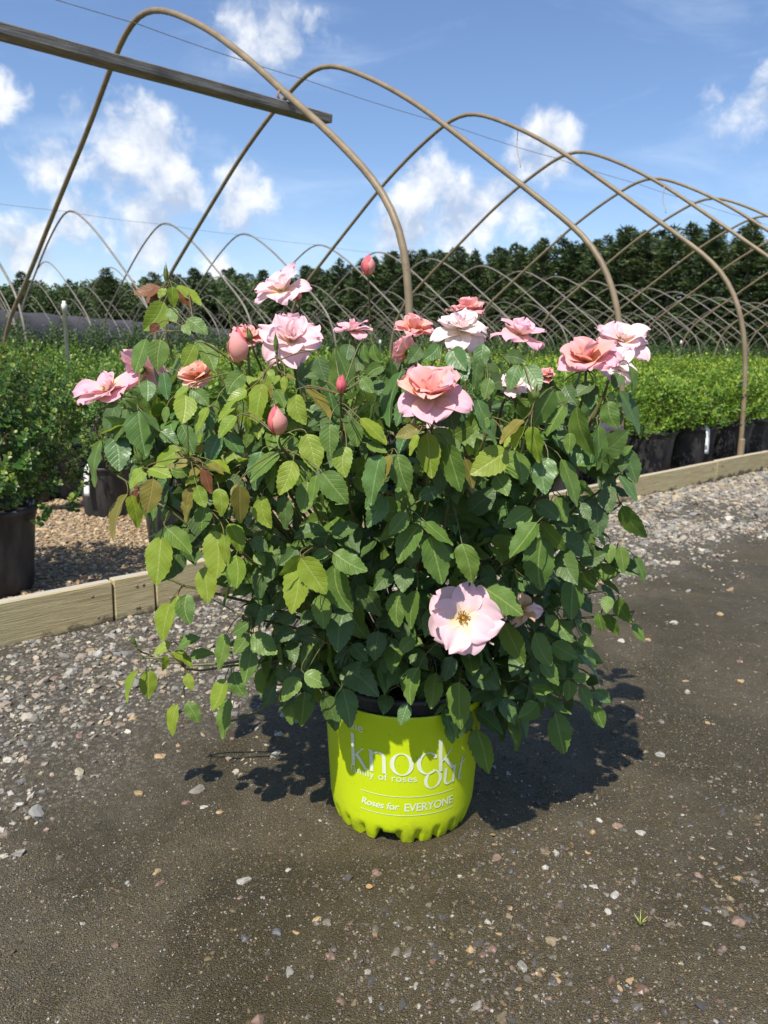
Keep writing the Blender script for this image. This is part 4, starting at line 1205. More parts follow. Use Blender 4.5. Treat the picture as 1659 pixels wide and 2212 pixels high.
def leaf_geom(seed, rows=13, cols=(-1, -.5, 0, .5, 1), teeth=.045):
    r = np.random.default_rng(seed); V = []; U = []; F = []
    droop = r.uniform(.04, .34); fold = r.uniform(.03, .34); twist = r.normal(0, .2); wave = r.uniform(.006, .026); side = r.normal(0, .06); ph = r.uniform(0, 6)
    wr = r.uniform(.30, .335); sk = r.uniform(.76, .88)
    for i in range(rows):
        t_ = i / (rows - 1); h_ = wr * max(0, math.sin(math.pi * t_ ** sk)) ** .74 * (1 - .18 * t_ ** 5)
        for s in cols:
            hh = h_ * abs(s) if abs(s) < 1 else h_ * (1 + (teeth if i % 2 else -teeth))
            x = math.copysign(hh, s) if s else 0.0
            y = t_ + (.02 if (abs(s) == 1 and i % 2) else 0) - .12 * abs(x) * (1 - t_)
            z = fold * abs(x) - .6 * fold * x * x - droop * t_ * t_ * .8 + wave * math.sin(t_ * 15 + ph + (2 if s > 0 else 0)) * abs(s)
            a = twist * t_; x2 = x * math.cos(a) - z * math.sin(a); z2 = x * math.sin(a) + z * math.cos(a)
            V.append((x2 + side * math.sin(t_ * 3.1), y, z2)); U.append((.5 + .5 * (x / wr), t_))
    nc = len(cols)
    for i in range(rows - 1):
        for j in range(nc - 1): F.append((i * nc + j, i * nc + j + 1, (i + 1) * nc + j + 1, (i + 1) * nc + j))
    return np.array(V), F, np.array(U)


LG = [leaf_geom(500 + k, 17) for k in range(16)]; LG_LO = [leaf_geom(540 + k, 10, (-1, -.55, 0, .55, 1), .03) for k in range(10)]
LEAFMESH = {(c, k): np_mesh('leaf', LG[k][0], LG[k][1], uv=LG[k][2], mats=[LEAF[c]]) for c in LEAF for k in range(16)}

VIEWS = {'B1': (138.3, 553.0, .1875), 'B2': (172.8, 829.5, .20833), 'B3': (414.8, 743.1, .20833), 'B4': (656.7, 743.1, .20833), 'B5': (950.5, 743.1, .28125), 'B6': (483.9, 985.1, .26042),
         'B8': (915.9, 1071.5, .29167), 'Z6': (216.0, 993.7, .39063), 'Z8': (604.9, 1425.7, .3125), 'Z7': (777.7, 993.7, .41667)}
# leaflets that stand out in the photograph: base, tip, width (in the frame of the named detail view), colour
LEAVES = {
 'B1': '1110,360,795,425,110,b 1110,370,935,470,70,b 1100,400,940,530,110,b 1170,370,1085,480,75,y 1240,345,1290,575,125,y 1310,340,1590,530,80,y 1310,350,1390,555,130,b 1440,440,1460,590,70,b 1150,530,915,855,260,y 1090,780,1000,900,100,b 1210,600,1280,770,130,g 1420,720,1650,880,150,g 1370,790,1450,905,100,g 950,950,790,1340,150,g 1110,960,1080,1310,230,g 1500,1020,1370,1275,190,y 1510,990,1659,1150,150,g 960,1430,960,1650,190,u 1150,1340,1170,1650,150,u 1440,1500,1260,1630,80,y',
 'B2': '380,180,240,540,180,d 490,260,345,590,130,d 430,150,640,270,110,d 600,270,690,745,300,u 650,290,830,460,60,d 210,600,75,1060,130,g 360,540,400,900,250,u 1090,110,1060,400,230,y 1150,60,1340,230,150,g 840,490,1020,600,120,u 1050,420,1190,710,190,u 1460,520,1300,820,190,u 1330,240,1170,500,110,g 900,230,870,400,80,g 700,880,490,1060,140,y 710,880,945,960,120,y 760,980,690,1340,235,o 590,1040,530,1270,90,b 530,1150,620,1490,180,y 490,1140,275,1600,100,o 630,1170,680,1420,60,g 760,1230,740,1420,100,u 1140,760,985,710,100,o 1140,790,980,860,90,o 1280,840,1060,1030,90,o 1310,830,1500,900,70,o 1350,790,1575,880,60,y 1280,860,1340,1140,120,b 1230,720,1280,620,70,b 980,830,880,880,60,b 1180,1060,1030,1400,110,o 1150,1080,1100,1260,120,o 1210,1050,1300,1280,130,y 1240,970,1100,1040,90,y 1440,1080,1440,1370,170,y 1300,1260,1260,1520,180,g 1640,1050,1650,1400,110,o 940,880,1130,900,130,g',
 'B3': '740,410,620,820,190,y 740,420,800,590,110,o 480,590,240,780,110,y 570,480,360,580,110,y 260,580,190,850,110,g 400,620,350,810,120,g 10,480,170,640,150,g 170,660,10,920,100,y 150,720,200,900,110,u 460,750,250,950,120,y 540,300,370,500,190,g 60,-10,230,270,190,g 925,330,825,410,60,y 960,330,945,500,80,y 960,310,1085,345,40,o 740,290,680,350,50,y 790,270,840,350,80,y 990,340,1070,430,40,g 860,470,960,660,120,g 1080,520,1170,830,200,y 1180,470,1460,750,110,o 1390,420,1530,800,200,u 490,620,560,750,90,g 570,750,600,920,70,y 500,800,520,1010,150,d 620,900,560,1070,110,g 310,940,150,1230,170,u 370,930,540,1160,150,u 720,1110,600,1500,200,u 910,1130,565,1370,130,g 1050,1210,890,1560,230,y 850,1190,780,1540,120,g 1190,930,1280,1320,250,y 1060,960,1030,1180,110,g 1430,830,1430,1150,200,g 1340,770,1180,860,60,d 1060,1190,1260,1510,160,g 1290,1360,1220,1650,120,g 440,1460,540,1659,170,o 380,1370,560,1530,180,d',
 'B4': '500,790,560,1060,160,g 580,770,880,1000,120,y 620,870,850,1020,140,g 440,1060,430,1370,220,y 800,1140,620,1640,230,u 900,1150,740,1450,110,o 970,1140,1080,1520,260,g 1280,920,1300,1390,250,y 1110,850,960,1120,170,u 1200,860,950,950,150,o 1180,940,1060,1130,80,y 1330,880,1610,1090,150,g 1480,1030,1600,1540,210,g 1400,1290,1420,1550,170,d 1390,1520,1180,1600,150,d 190,1330,440,1660,260,g 1020,280,810,830,150,u 1100,540,930,830,170,u 830,230,650,340,140,g 780,370,770,520,130,d 600,350,720,500,130,g 340,70,540,480,90,g 150,130,230,390,160,d 470,0,440,180,150,d 620,0,660,190,110,g 720,0,780,190,110,g 1200,30,1100,170,170,d 1400,10,1260,140,160,u 1520,60,1659,240,220,u 1520,610,1555,880,200,d 1280,770,1520,830,90,d 800,1430,820,1540,120,u 650,1030,870,1110,100,g 1000,1480,960,1620,120,g 800,1555,640,1700,200,u 1190,1330,1160,1250,80,g',
 'B5': '605,160,520,350,120,u 660,170,770,340,160,u 870,350,740,640,150,g 890,360,990,500,80,g 950,470,800,690,130,g 640,580,440,720,70,o 650,630,555,800,80,y 700,630,715,910,130,y 560,700,490,790,60,y 520,820,240,990,210,y 580,830,640,1080,110,g 430,1010,520,1150,160,g 830,870,800,1140,190,u 930,880,1090,1240,130,g 1050,480,1110,860,160,g 1200,720,1120,960,130,u 1290,440,1360,650,140,g 1180,310,1160,480,140,d 1180,300,1040,390,80,d 960,320,1040,450,130,d 1390,230,1340,330,100,d 1450,160,1530,380,60,g 1380,360,1560,680,130,d 1210,620,1280,950,110,g 1260,960,1450,920,130,d 1400,800,1520,1070,130,d 1370,1000,1540,1190,70,u 1250,980,1320,1180,150,d 1330,1100,1450,1170,70,d 1400,1240,1550,1510,130,g 1310,1090,1310,1290,150,d 890,1180,980,1370,110,g 700,1270,490,1400,150,g 745,1370,515,1620,150,g 770,1370,950,1600,110,g 740,1210,910,1340,160,d 1200,1240,1210,1480,150,d 1080,1220,1150,1350,110,d 300,100,240,330,120,d 330,0,300,190,130,u 100,50,200,270,180,u 500,90,650,130,120,d 280,420,440,770,140,u 380,260,340,420,110,g 370,560,260,650,130,g 190,880,270,1100,80,o 1000,680,980,840,90,g 950,660,940,780,150,d',
 'B6': '130,240,160,560,150,o 320,330,375,600,160,y 500,330,470,600,140,d 690,210,650,470,180,g 1310,310,1190,590,190,u 1520,470,1370,650,150,g 1630,570,1415,860,170,g 40,560,170,790,150,y 0,650,10,920,100,y 100,820,90,1100,150,y 850,630,580,660,130,d 890,640,1110,560,120,d 230,690,360,780,120,d 640,830,470,1000,120,y 620,900,540,1310,210,y 640,840,840,1150,200,y 920,890,1040,1305,245,g 905,800,1190,930,160,g 880,790,720,850,100,g 800,1150,820,1440,155,g 600,760,460,900,150,d 260,800,330,900,100,g 330,900,250,1190,110,d 440,820,350,1050,120,d 420,1250,240,1390,110,d 210,1480,70,1640,120,g 230,1480,440,1640,170,g 200,1400,90,1500,80,g 590,1450,410,1540,120,d 600,1430,780,1540,130,d 580,1540,590,1700,160,d 600,1310,450,1370,110,d 730,1290,640,1390,110,d 1000,1270,960,1590,270,d 1110,1070,1290,1340,170,d 1380,960,1260,1100,160,d 1500,920,1480,1110,180,d 1470,1120,1420,1420,180,g 1600,1110,1500,1420,110,g 1580,1510,1460,1640,120,g 1280,1450,1250,1700,170,d 1060,1560,1180,1700,150,d 1560,700,1540,940,150,d',
 'B8': '870,300,895,700,210,g 40,300,150,650,190,g 10,190,220,360,110,g 280,350,330,650,180,g 460,690,740,870,170,g 590,930,720,1260,170,g 820,1010,970,1250,150,g 860,1220,1020,1390,120,g 950,1090,1140,1200,140,g 1110,600,1100,920,180,g 1110,520,1270,720,90,g 1150,460,1340,420,130,d 1380,350,1380,490,100,g 1450,370,1490,570,110,g 1550,440,1659,640,80,g 1360,740,1350,860,100,g 1290,860,1320,1010,90,g 1350,870,1430,1040,90,g 1450,750,1530,950,120,g 1540,950,1645,1070,70,g 1310,660,1430,770,60,d 1000,920,1090,1070,140,g 910,780,1020,800,110,d 920,880,980,1010,100,g 1140,1060,1250,1110,90,g 1180,940,1230,1030,80,d 800,1420,960,1440,90,g 870,1490,1095,1610,100,g 840,1530,700,1640,130,g 790,1400,630,1480,110,d 1100,1350,1220,1330,80,g 1070,1360,1060,1520,100,g 1150,1400,1260,1600,110,g 1200,1370,1295,1380,90,d 1250,1450,1385,1530,100,u 1270,1550,1330,1720,110,g 210,1190,160,1370,130,d 350,1430,530,1480,110,d',
 'Z6': '340,420,300,695,135,y 370,380,510,510,110,g 640,390,630,660,145,y 580,590,590,795,110,y 750,540,720,700,110,g 390,790,320,1000,100,y 480,740,500,905,115,g 430,750,390,880,60,y 900,590,860,760,80,d 820,900,730,960,70,g 820,960,740,1070,90,g 840,960,970,1070,110,g 840,1030,790,1230,105,g 740,1170,800,1310,100,g 690,1210,610,1385,90,y 500,1080,610,1050,50,g 390,1010,290,1070,60,y 430,1040,530,970,50,g 395,1060,520,1120,50,y 355,1080,360,1170,45,y 480,1180,510,1270,65,y 210,1165,125,1340,50,y 270,1160,270,1320,100,y 430,1350,365,1530,80,y 480,1340,550,1450,85,g 720,1320,640,1540,90,g 700,960,620,1150,90,g 960,1250,900,1370,80,d 1110,1210,1000,1330,100,g 1130,1280,1130,1480,115,g 1060,1330,1050,1470,80,g 1130,1180,1270,1230,90,g',
 'Z8': '430,60,650,230,220,d 430,195,500,470,170,u 300,250,400,490,150,d 720,0,730,200,190,d 960,50,880,310,140,g 1080,90,1030,340,140,g 1240,150,1220,490,180,g 880,300,830,450,110,u 940,390,930,545,100,d 1060,370,1100,570,130,d 1190,420,1190,580,110,g 1310,370,1230,550,110,d 1360,470,1420,800,170,g 1350,350,1560,490,120,d 1290,20,1510,200,200,d 1480,220,1330,270,150,d 740,240,720,360,130,d',
 'Z7': '1010,1310,1070,1530,130,g',
}
lr = np.random.default_rng(77)
all_leaves = []
for vk, txt in LEAVES.items():
    ox, oy, sc = VIEWS[vk]
    for item in txt.split():
        q = item.split(','); bx, by, tx, ty, wd = (float(x) for x in q[:5])
        all_leaves.append((ox + bx * sc, oy + by * sc, ox + tx * sc, oy + ty * sc, wd * sc, q[5]))
# canes first, so that leaf stalks can find them
def axis(ax_): return unit(RT * ax_[0] + UP * ax_[1] - FWD * ax_[2])


# blooms: centre px, radius px, facing (right, up, to camera), kind, colour, extra depth, note
BLOOMS = [
 (222, 828, 84, (-.38, .66, .62), 'open', 'pink', .02, 'clear pink bloom on the outermost shoot'),
 (316, 786, 58, (.25, .75, -.6), 'open', 'pink', .10, 'pink bloom turned away behind two leaves'),
 (426, 806, 48, (-.25, .75, .6), 'cup', 'peach', .04, 'small peach bloom'),
 (538, 722, 42, (.15, .8, .4), 'cup', 'coral', .08, 'coral bloom behind a fat bud'),
 (628, 724, 74, (.05, .45, .85), 'full', 'pale', .03, 'large open pale pink bloom'),
 (604, 612, 66, (-.12, .72, .65), 'open', 'pale', .05, 'topmost pale pink bloom'),
 (762, 702, 45, (0, .7, .3), 'open', 'pink', .14, 'pink bloom half hidden by upright leaves'),
 (897, 705, 46, (.1, .8, .5), 'cup', 'coral', .12, 'coral bloom above another'),
 (872, 755, 36, (-.4, .3, -.3), 'cup', 'coral', .14, 'coral bloom turned down'),
 (1010, 662, 44, (0, .8, .3), 'cup', 'coral', .12, 'coral bloom behind the faded white one'),
 (1000, 694, 68, (0, .72, .65), 'full', 'white', .05, 'large faded white pink bloom'),
 (1130, 708, 62, (.3, .80, .4), 'open', 'pink', .06, 'soft pink bloom on a bare stalk'),
 (933, 838, 86, (-.06, .70, .62), 'cup', 'coral2', -.03, 'big coral pink bloom at the front'),
 (1268, 766, 72, (-.12, .70, .62), 'cup', 'coral2', .02, 'coral and apricot bloom'),
 (1335, 775, 55, (.2, .6, .6), 'open', 'white', .06, 'pale bloom behind the apricot one'),
 (1348, 722, 68, (.1, .66, .66), 'open', 'pale', .08, 'pale pink bloom at the outer side'),
 (1112, 826, 40, (-.1, .5, .5), 'open', 'white', .14, 'faded bloom hidden among leaves'),
 (1178, 808, 24, (0, .8, .4), 'cup', 'coral', .12, 'small coral bloom among leaves'),
 (948, 910, 30, (.2, .3, .6), 'open', 'white', .10, 'faded bloom below the big coral one'),
 (1000, 1335, 82, (.02, .16, 1.0), 'flat', 'pale', -.03, 'flat open pale pink bloom with golden stamens'),
 (1130, 1320, 42, (.5, -.1, .6), 'wilt', 'pale', .0, 'withering bloom with brown petals'),
 (1325, 938, 36, (.3, -.3, .5), 'open', 'white', .10, 'faded bloom drooping at the side'),
]
# buds: base px, tip px, width px, colour, depth, stalk end px
BUDS = [
 (517, 783, 510, 704, 49, 'coral', .03, (545, 850)), (796, 594, 795, 549, 33, 'coral', .08, (800, 700)), (737, 848, 738, 809, 26, 'red', .0, (738, 930)), (601, 938, 594, 876, 48, 'coral', -.01, (625, 990)),
 (359, 607, 357, 572, 15, 'green', .03, (357, 680)), (597, 757, 595, 722, 16, 'green', .0, (605, 812)), (542, 735, 536, 708, 18, 'green', .03, (565, 800)), (1156, 864, 1160, 835, 25, 'bud', -.01, (1145, 920)),
 (498, 695, 496, 676, 10, 'green', .1, (500, 740)), (292, 1392, 282, 1372, 13, 'green', .02, (330, 1420)), (645, 648, 641, 628, 20, 'coral', .1, (640, 700)), (305, 998, 292, 968, 20, 'green', .0, (320, 1035)), (405, 985, 393, 968, 22, 'green', .0, (430, 1005)),
]
def P3(u, v, dy=0.0): return at_y(u, v, front(u, v) + dy)


CANES = Build(); cane_pts = []


def cane(end, enddir=None, r0=.0045, r1=.0019, start=None, mi=0, spread=1.0):
    if start is None: start = np.array([PC[0] + lr.normal(0, .022), PC[1] + lr.normal(0, .022), PH + .0])
    d = end - start; L = np.linalg.norm(d); hor = unit([d[0], d[1], 0])
    p1 = start + np.array([0, 0, 1]) * L * .28 + hor * L * .12 * spread
    p2 = end - (unit(enddir) if enddir is not None else unit(d)) * L * .30
    q = bez(start, p1, p2, end, 16); q[1:-1] += lr.normal(0, .0022, (14, 3))
    CANES.tube(q - BOFF, np.linspace(r0, r1, 16), 6, mi); cane_pts.extend(q[3:]); return q


def sub(parent, name, me): return link(name, me, parent)


def petal_geom(r, L, W, th0, bend, cup, ruf, rows=11, cols=13):
    """petal standing on the origin; opens from the +Z axis towards +X"""
    V = []; U = []; x = z = 0.0; tp = 0.0; ph = r.uniform(0, 6, 4); curl = r.uniform(.0, .5); asym = r.normal(0, .1); dent = r.uniform(-.02, .10)
    ts = 1 - (1 - np.linspace(0, 1, rows)) ** 1.5
    for i, t_ in enumerate(ts):
        th = th0 + bend * (t_ - .3) + curl * max(0, t_ - .75) * 3.0
        dt = t_ - tp; x += math.sin(th) * L * dt; z += math.cos(th) * L * dt; tp = t_
        tt = .03 + .955 * t_; h_ = .5 * W * max(.0, math.sin(math.pi * tt ** 1.22)) ** .52
        nx_, nz_ = -math.cos(th), math.sin(th)                      # inward normal
        for j in range(cols):
            s = -1 + 2 * j / (cols - 1); y = h_ * s
            lift = cup * W * .5 * (s * s) * (.25 + .75 * math.sin(math.pi * min(1, t_ * .9)))
            rf = ruf * L * t_ ** 2 * (math.sin(s * 4.5 + ph[0]) * .6 + math.sin(s * 8 + ph[1]) * .35) + ruf * L * .5 * abs(s) ** 3 * math.sin(t_ * 7 + ph[2] + (1.5 if s > 0 else 0))
            refl = -.30 * L * max(0, t_ - .62) * max(0, abs(s) - .35) * (1 if curl > .2 else .3)
            along = -L * dent * max(0, t_ - .8) * 5 * math.exp(-(s / .3) ** 2) + asym * L * s * t_ * .35 + ruf * L * .35 * t_ * math.sin(s * 6 + ph[3])
            k = lift + rf + refl
            V.append((x + nx_ * k + math.sin(th) * along, y, z + nz_ * k + math.cos(th) * along)); U.append((.5 + .5 * s * .98, t_))
    F = [(i * cols + j, (i + 1) * cols + j, (i + 1) * cols + j + 1, i * cols + j + 1) for i in range(rows - 1) for j in range(cols - 1)]
    return np.array(V), F, np.array(U)


def frame(z, r):
    z = unit(z); x = unit(np.cross(z, r.normal(size=3))); return np.stack([x, np.cross(z, x), z], 1)


D = math.radians
KINDS = {  # layers: count, opening, bend, length, width, cup, ruffle
 'open': [(5, 86, .40, 1.0, .84, .12, .075), (4, 60, .35, .90, .78, .22, .08), (3, 34, .25, .56, .60, .35, .08)],
 'full': [(6, 86, .38, 1.0, .80, .12, .08), (5, 66, .30, .86, .74, .20, .09), (4, 44, .1, .60, .62, .30, .08), (4, 24, -.1, .42, .46, .4, .08)],
 'cup': [(5, 78, .30, 1.0, .98, .14, .08), (5, 62, .35, .96, .90, .22, .08), (4, 44, .35, .86, .82, .34, .08), (3, 26, .2, .56, .55, .5, .07)],
 'flat': [(5, 86, .20, 1.0, 1.0, .10, .06), (4, 76, .16, .95, .84, .14, .075)],
 'wilt': [(4, 70, .9, 1.0, .8, .3, .12), (4, 105, .8, .9, .6, .2, .14), (3, 40, .6, .8, .6, .4, .12)],
}


def bloom(u, v, rp, face, kind, colr, dy, note):
    r = np.random.default_rng(int(u * 7 + v)); c = P3(u, v, dy); R = rp * ((c - CPOS) @ FWD) / FPX; a = axis(face)
    base = c - a * R * (.30 if kind in ('open', 'full', 'cup') else .06)
    Fm = frame(a, r); B = Build()
    pts = np.array([[0, 0, -.012], [0, 0, -.006], [0, 0, 0], [0, 0, .002]]); B.tube(pts @ Fm.T, [.0022, .0045, .0042, .002], 8, 0)      # hip
    for k in range(5):                                              # sepals
        g = 2 * math.pi * k / 5; q = np.array([math.cos(g), math.sin(g), 0]); s_ = np.array([-q[1], q[0], 0]); L = R * .42
        V = np.array([-s_ * .0022, s_ * .0022, q * L * .5 + s_ * .0028 - [0, 0, L * .12], q * L * .5 - s_ * .0028 - [0, 0, L * .12], q * L - [0, 0, L * .45]]); B.add(V @ Fm.T, [(0, 1, 2, 3), (3, 2, 4)], mi=0)
    if kind in ('flat', 'open', 'full'):
        ns = 60 if kind == 'flat' else 26; rs = R * (.17 if kind == 'flat' else .12)
        for k in range(ns):
            g = r.uniform(0, 6.28); rr = rs * r.uniform(.25, 1.1); h_ = R * r.uniform(.10, .2) * (1.0 if kind == 'flat' else 1.4); tip = np.array([rr * math.cos(g), rr * math.sin(g), h_])
            B.tube(np.array([[rr * .3 * math.cos(g), rr * .3 * math.sin(g), .0], tip]) @ Fm.T, .0004, 4, 1)
            oc = np.array([[1, 0, 0], [-1, 0, 0], [0, 1, 0], [0, -1, 0], [0, 0, 1], [0, 0, -1.]]) * .0011
            B.add((oc + tip) @ Fm.T, [(0, 2, 4), (2, 1, 4), (1, 3, 4), (3, 0, 4), (2, 0, 5), (1, 2, 5), (3, 1, 5), (0, 3, 5)], mi=2)
        pv = [(0, 0, .0), (0, 0, R * .1)]; B.tube(np.array(pv) @ Fm.T, [rs * .42, rs * .25], 8, 1)
    bl = link('rose_bloom', B.mesh('rose_bloom', [SEPAL, STAMEN, ANTHER]), BUSH); bl.location = base - BOFF; bl['label'] = note
    off = r.uniform(0, 6.28)
    for li, (cnt, op, bend, lf, wf, cup, ruf) in enumerate(KINDS[kind]):
        for k in range(cnt):
            V, F, U = petal_geom(r, R * lf * r.uniform(.92, 1.08), R * lf * wf * r.uniform(1.0, 1.16), D(op + r.normal(0, 11 if kind != 'flat' else 6)), bend * r.uniform(.6, 1.3), cup * r.uniform(.7, 1.3), ruf * r.uniform(.7, 1.5))
            g = off + 2 * math.pi * (k + .5 * (li % 2)) / cnt + r.normal(0, .13) + li * .3; cg, sg = math.cos(g), math.sin(g)
            V = V @ np.array([[cg, sg, 0], [-sg, cg, 0], [0, 0, 1]]) + np.array([0, 0, .0012 * li]); V = V @ Fm.T
            key = colr
            if colr == 'coral2': key = 'pink' if li == 0 or (li == 1 and k % 2) else ('peach' if r.random() < .3 else 'coral')
            if kind == 'wilt' and r.random() < .45: key = 'brown'
            link('petal', np_mesh('petal', V, F, uv=U, mats=[PET[key]]), bl)
    st = base - a * .012
    dn = unit(a * .7 + np.array([0, 0, .6])) if a[2] > -.2 else unit([a[0], a[1], .1])
    cane(st, dn, .0042, .0021, mi=1 if colr in ('coral',) else 0)


for bl_ in BLOOMS: bloom(*bl_)


def bud(bu, bv, tu_, tv__, wd, colr, dy, stalk):
    r = np.random.default_rng(int(bu * 3 + bv)); y = front(bu, bv) + dy; b0 = at_y(bu, bv, y); t0 = at_y(tu_, tv__, y - .004); a = t0 - b0; L = np.linalg.norm(a); a = unit(a)
    W = wd * .88 * ((b0 - CPOS) @ FWD) / FPX; Fm = frame(a, r); B = Build()
    small = colr in ('green', 'bud'); hip = L * (.22 if small else .14)
    pts = np.array([[0, 0, -hip], [0, 0, -hip * .5], [0, 0, 0], [0, 0, L * .06]]); B.tube(pts @ Fm.T, [.0018, max(.0024, W * .2), W * .24, W * .18], 8, 0)
    if small:                                                       # closed green bud: sepals wrapped round it
        for k in range(5):
            g0 = 2 * math.pi * k / 5 + .3; V = []
            for i in range(7):
                t_ = i / 6; rr = W * .5 * math.sin(math.pi * (.12 + .80 * t_)) ** .8 * (1 - .45 * t_)
                for s in (-.5, 0, .5):
                    gg = g0 + s * 1.5 * (1 - .75 * t_ ** 2); V.append((rr * math.cos(gg) * (1.04 if s == 0 else 1), rr * math.sin(gg), L * t_ * (1.0 + .18 * (k == 1))))
            B.add(np.array(V) @ Fm.T, [(i * 3 + j, i * 3 + j + 1, i * 3 + j + 4, i * 3 + j + 3) for i in range(6) for j in range(2)])
    else:
        for k in range(5):                                          # reflexed sepals
            g = 2 * math.pi * k / 5 + .5; q = np.array([math.cos(g), math.sin(g), 0]); s_ = np.array([-q[1], q[0], 0]); Ls = W * r.uniform(.75, 1.0); w2 = W * .1
            up_ = r.uniform(-.15, .35)
            V = np.array([q * W * .2 - s_ * w2, q * W * .2 + s_ * w2, q * (W * .2 + Ls * .45) + s_ * w2 * .8 + [0, 0, Ls * up_ * .5], q * (W * .2 + Ls * .45) - s_ * w2 * .8 + [0, 0, Ls * up_ * .5], q * (W * .2 + Ls * .9) + [0, 0, Ls * (up_ - .3)]]); B.add(V @ Fm.T, [(0, 1, 2, 3), (3, 2, 4)])
    o = link('rose_bud', B.mesh('rose_bud', [SEPAL]), BUSH); o.location = b0 - BOFF
    o['label'] = {'green': 'closed green bud', 'bud': 'green bud splitting to show pink', 'red': 'slim coral red bud', 'coral': 'plump coral pink bud'}[colr]
    if colr != 'green':
        npet = 5 if colr != 'bud' else 2
        for k in range(npet):
            g0 = k * 2.4 + r.uniform(0, .4); V = []; U = []; rows, cols = 9, 9; op = (.10 if k > 2 else .0) + .02 * k
            for i in range(rows):
                t_ = i / (rows - 1); rr = W * .5 * (math.sin(math.pi * (.10 + (.87 if k < 3 else .80) * t_ ** .92)) ** .8) * (.82 + .05 * k) * (1 if colr != 'bud' else .8)
                for j in range(cols):
                    s = -1 + 2 * j / (cols - 1); gg = g0 + s * 1.25 * (.55 + .45 * math.sin(math.pi * min(1, t_ * .8 + .1))) * (1 - .35 * max(0, t_ - .7))
                    r2 = rr * (1 + .13 * s) + W * op * t_ ** 3 * .5; zz = L * (t_ * (1.06 - .05 * k) - .16 * s * s * t_ ** 2 - .03 * (k % 2) * t_) + W * .02 * math.sin(s * 5 + k) * t_ ** 2
                    V.append((r2 * math.cos(gg), r2 * math.sin(gg), zz)); U.append((.5 + .45 * s, .35 + .6 * t_))
            F = [(i * cols + j, i * cols + j + 1, (i + 1) * cols + j + 1, (i + 1) * cols + j) for i in range(rows - 1) for j in range(cols - 1)]
            link('petal', np_mesh('petal', np.array(V) @ Fm.T, F, uv=np.array(U), mats=[PET['red' if colr in ('red', 'bud') else ('coral' if k % 2 or k == 4 else 'red')]]), o)
    e0 = b0 - a * hip
    s1 = at_y(stalk[0], stalk[1], y + .03); q = bez(s1, s1 + (e0 - s1) * .35 + [0, 0, .004], e0 - a * .02, e0, 10); CANES.tube(q - BOFF, np.linspace(.0021, .0016, 10), 6, 0); cane_pts.extend(q)
    cane(s1, e0 - s1, .0042, .0021)


for b_ in BUDS: bud(*b_)
for (u, v, dy) in [(420, 720, .06), (300, 880, .06), (225, 1010, .03), (330, 1080, .04), (330, 1240, .04), (300, 1420, .03), (400, 1445, .04), (470, 1570, .03), (520, 1330, .06), (600, 1480, .06), (690, 1380, .05), (700, 1180, .05), (630, 1140, .06), (820, 1000, .06), (880, 1100, .05),
                   (980, 1000, .06), (1010, 1480, .03), (1110, 1470, .05), (1190, 1560, .05), (1280, 1530, .05), (1250, 1290, .06), (1370, 1320, .04), (1330, 1200, .06), (1180, 1130, .05), (1340, 1090, .06), (1360, 1000, .07), (1300, 900, .07), (1060, 900, .05), (760, 760, .1), (860, 1480, .06), (1040, 1600, .04),
                   (520, 950, .05), (450, 1100, .05), (570, 1240, .04)]:
    cane(P3(u, v, dy), r0=.0048, r1=.0018)
cane_np = np.array(cane_pts)

STALK = Build()
DLAY = {'d': .045, 'u': .012, 'g': .005, 'y': -.02, 'o': -.015, 'b': -.01}
picked = []
for i, (bx, by, tx, ty, wd, c) in enumerate(all_leaves):
    mu, mv = (bx + tx) / 2, (by + ty) / 2
    y = front(mu, mv) + DLAY[c] + lr.uniform(-.022, .03)
    len2 = math.hypot(tx - bx, ty - by); Lp = float(np.clip(max(len2 * 1.05, wd / .62), len2 * 1.02, len2 * 1.55))
    b0 = at_y(bx, by, y + .006); dep = (b0 - CPOS) @ FWD
    L = Lp * dep / FPX; dlt = L * math.sqrt(max(0, 1 - (len2 / Lp) ** 2))
    t0 = at_y(tx, ty, y + .006 - dlt * .95)
    ya = unit(t0 - b0); L = np.linalg.norm(t0 - b0)
    tocam = unit(CPOS - b0); n0 = unit(tocam - ya * (tocam @ ya))
    wn = .60 * Lp; roll = math.acos(min(1, max(.42, wd / wn)))
    xa = np.cross(ya, n0)
    best = max((1, -1), key=lambda s_: (n0 * math.cos(roll) + xa * s_ * math.sin(roll)) @ TOSUN + lr.normal(0, .3))
    n1 = unit(n0 * math.cos(roll) + xa * best * math.sin(roll)); x1 = np.cross(ya, n1)
    wscale = np.clip(wd / wn / max(.42, math.cos(roll)), .85, 1.25)
    Mx = Matrix(((x1[0] * L * wscale, ya[0] * L, n1[0] * L, b0[0] - BOFF[0]), (x1[1] * L * wscale, ya[1] * L, n1[1] * L, b0[1] - BOFF[1]), (x1[2] * L * wscale, ya[2] * L, n1[2] * L, b0[2] - BOFF[2]), (0, 0, 0, 1)))
    picked.append((c, int(lr.integers(0, 16)), Mx))
    dist = np.linalg.norm(cane_np - b0, axis=1); k = int(np.argmin(dist)); tgt = cane_np[k] if dist[k] < .14 else b0 - ya * .04 + np.array([0, .03, .01])
    q = bez(b0, b0 - ya * min(.02, dist[k] * .35), tgt + (b0 - tgt) * .3 + [0, 0, .006], tgt, 7); STALK.tube(q - BOFF, np.linspace(.0008, .0012, 7), 4, 1 if c in 'byo' else 0, cap=False)
LAB = {'b': 'bronze red young leaf', 'o': 'olive bronze young leaf', 'y': 'lime green young leaf'}
FILLV = []; FILLF = []; FILLU = []; FILLR = []; FILLM = []; fo = 0
mats_order = ['g', 'd', 'u', 'y', 'o']
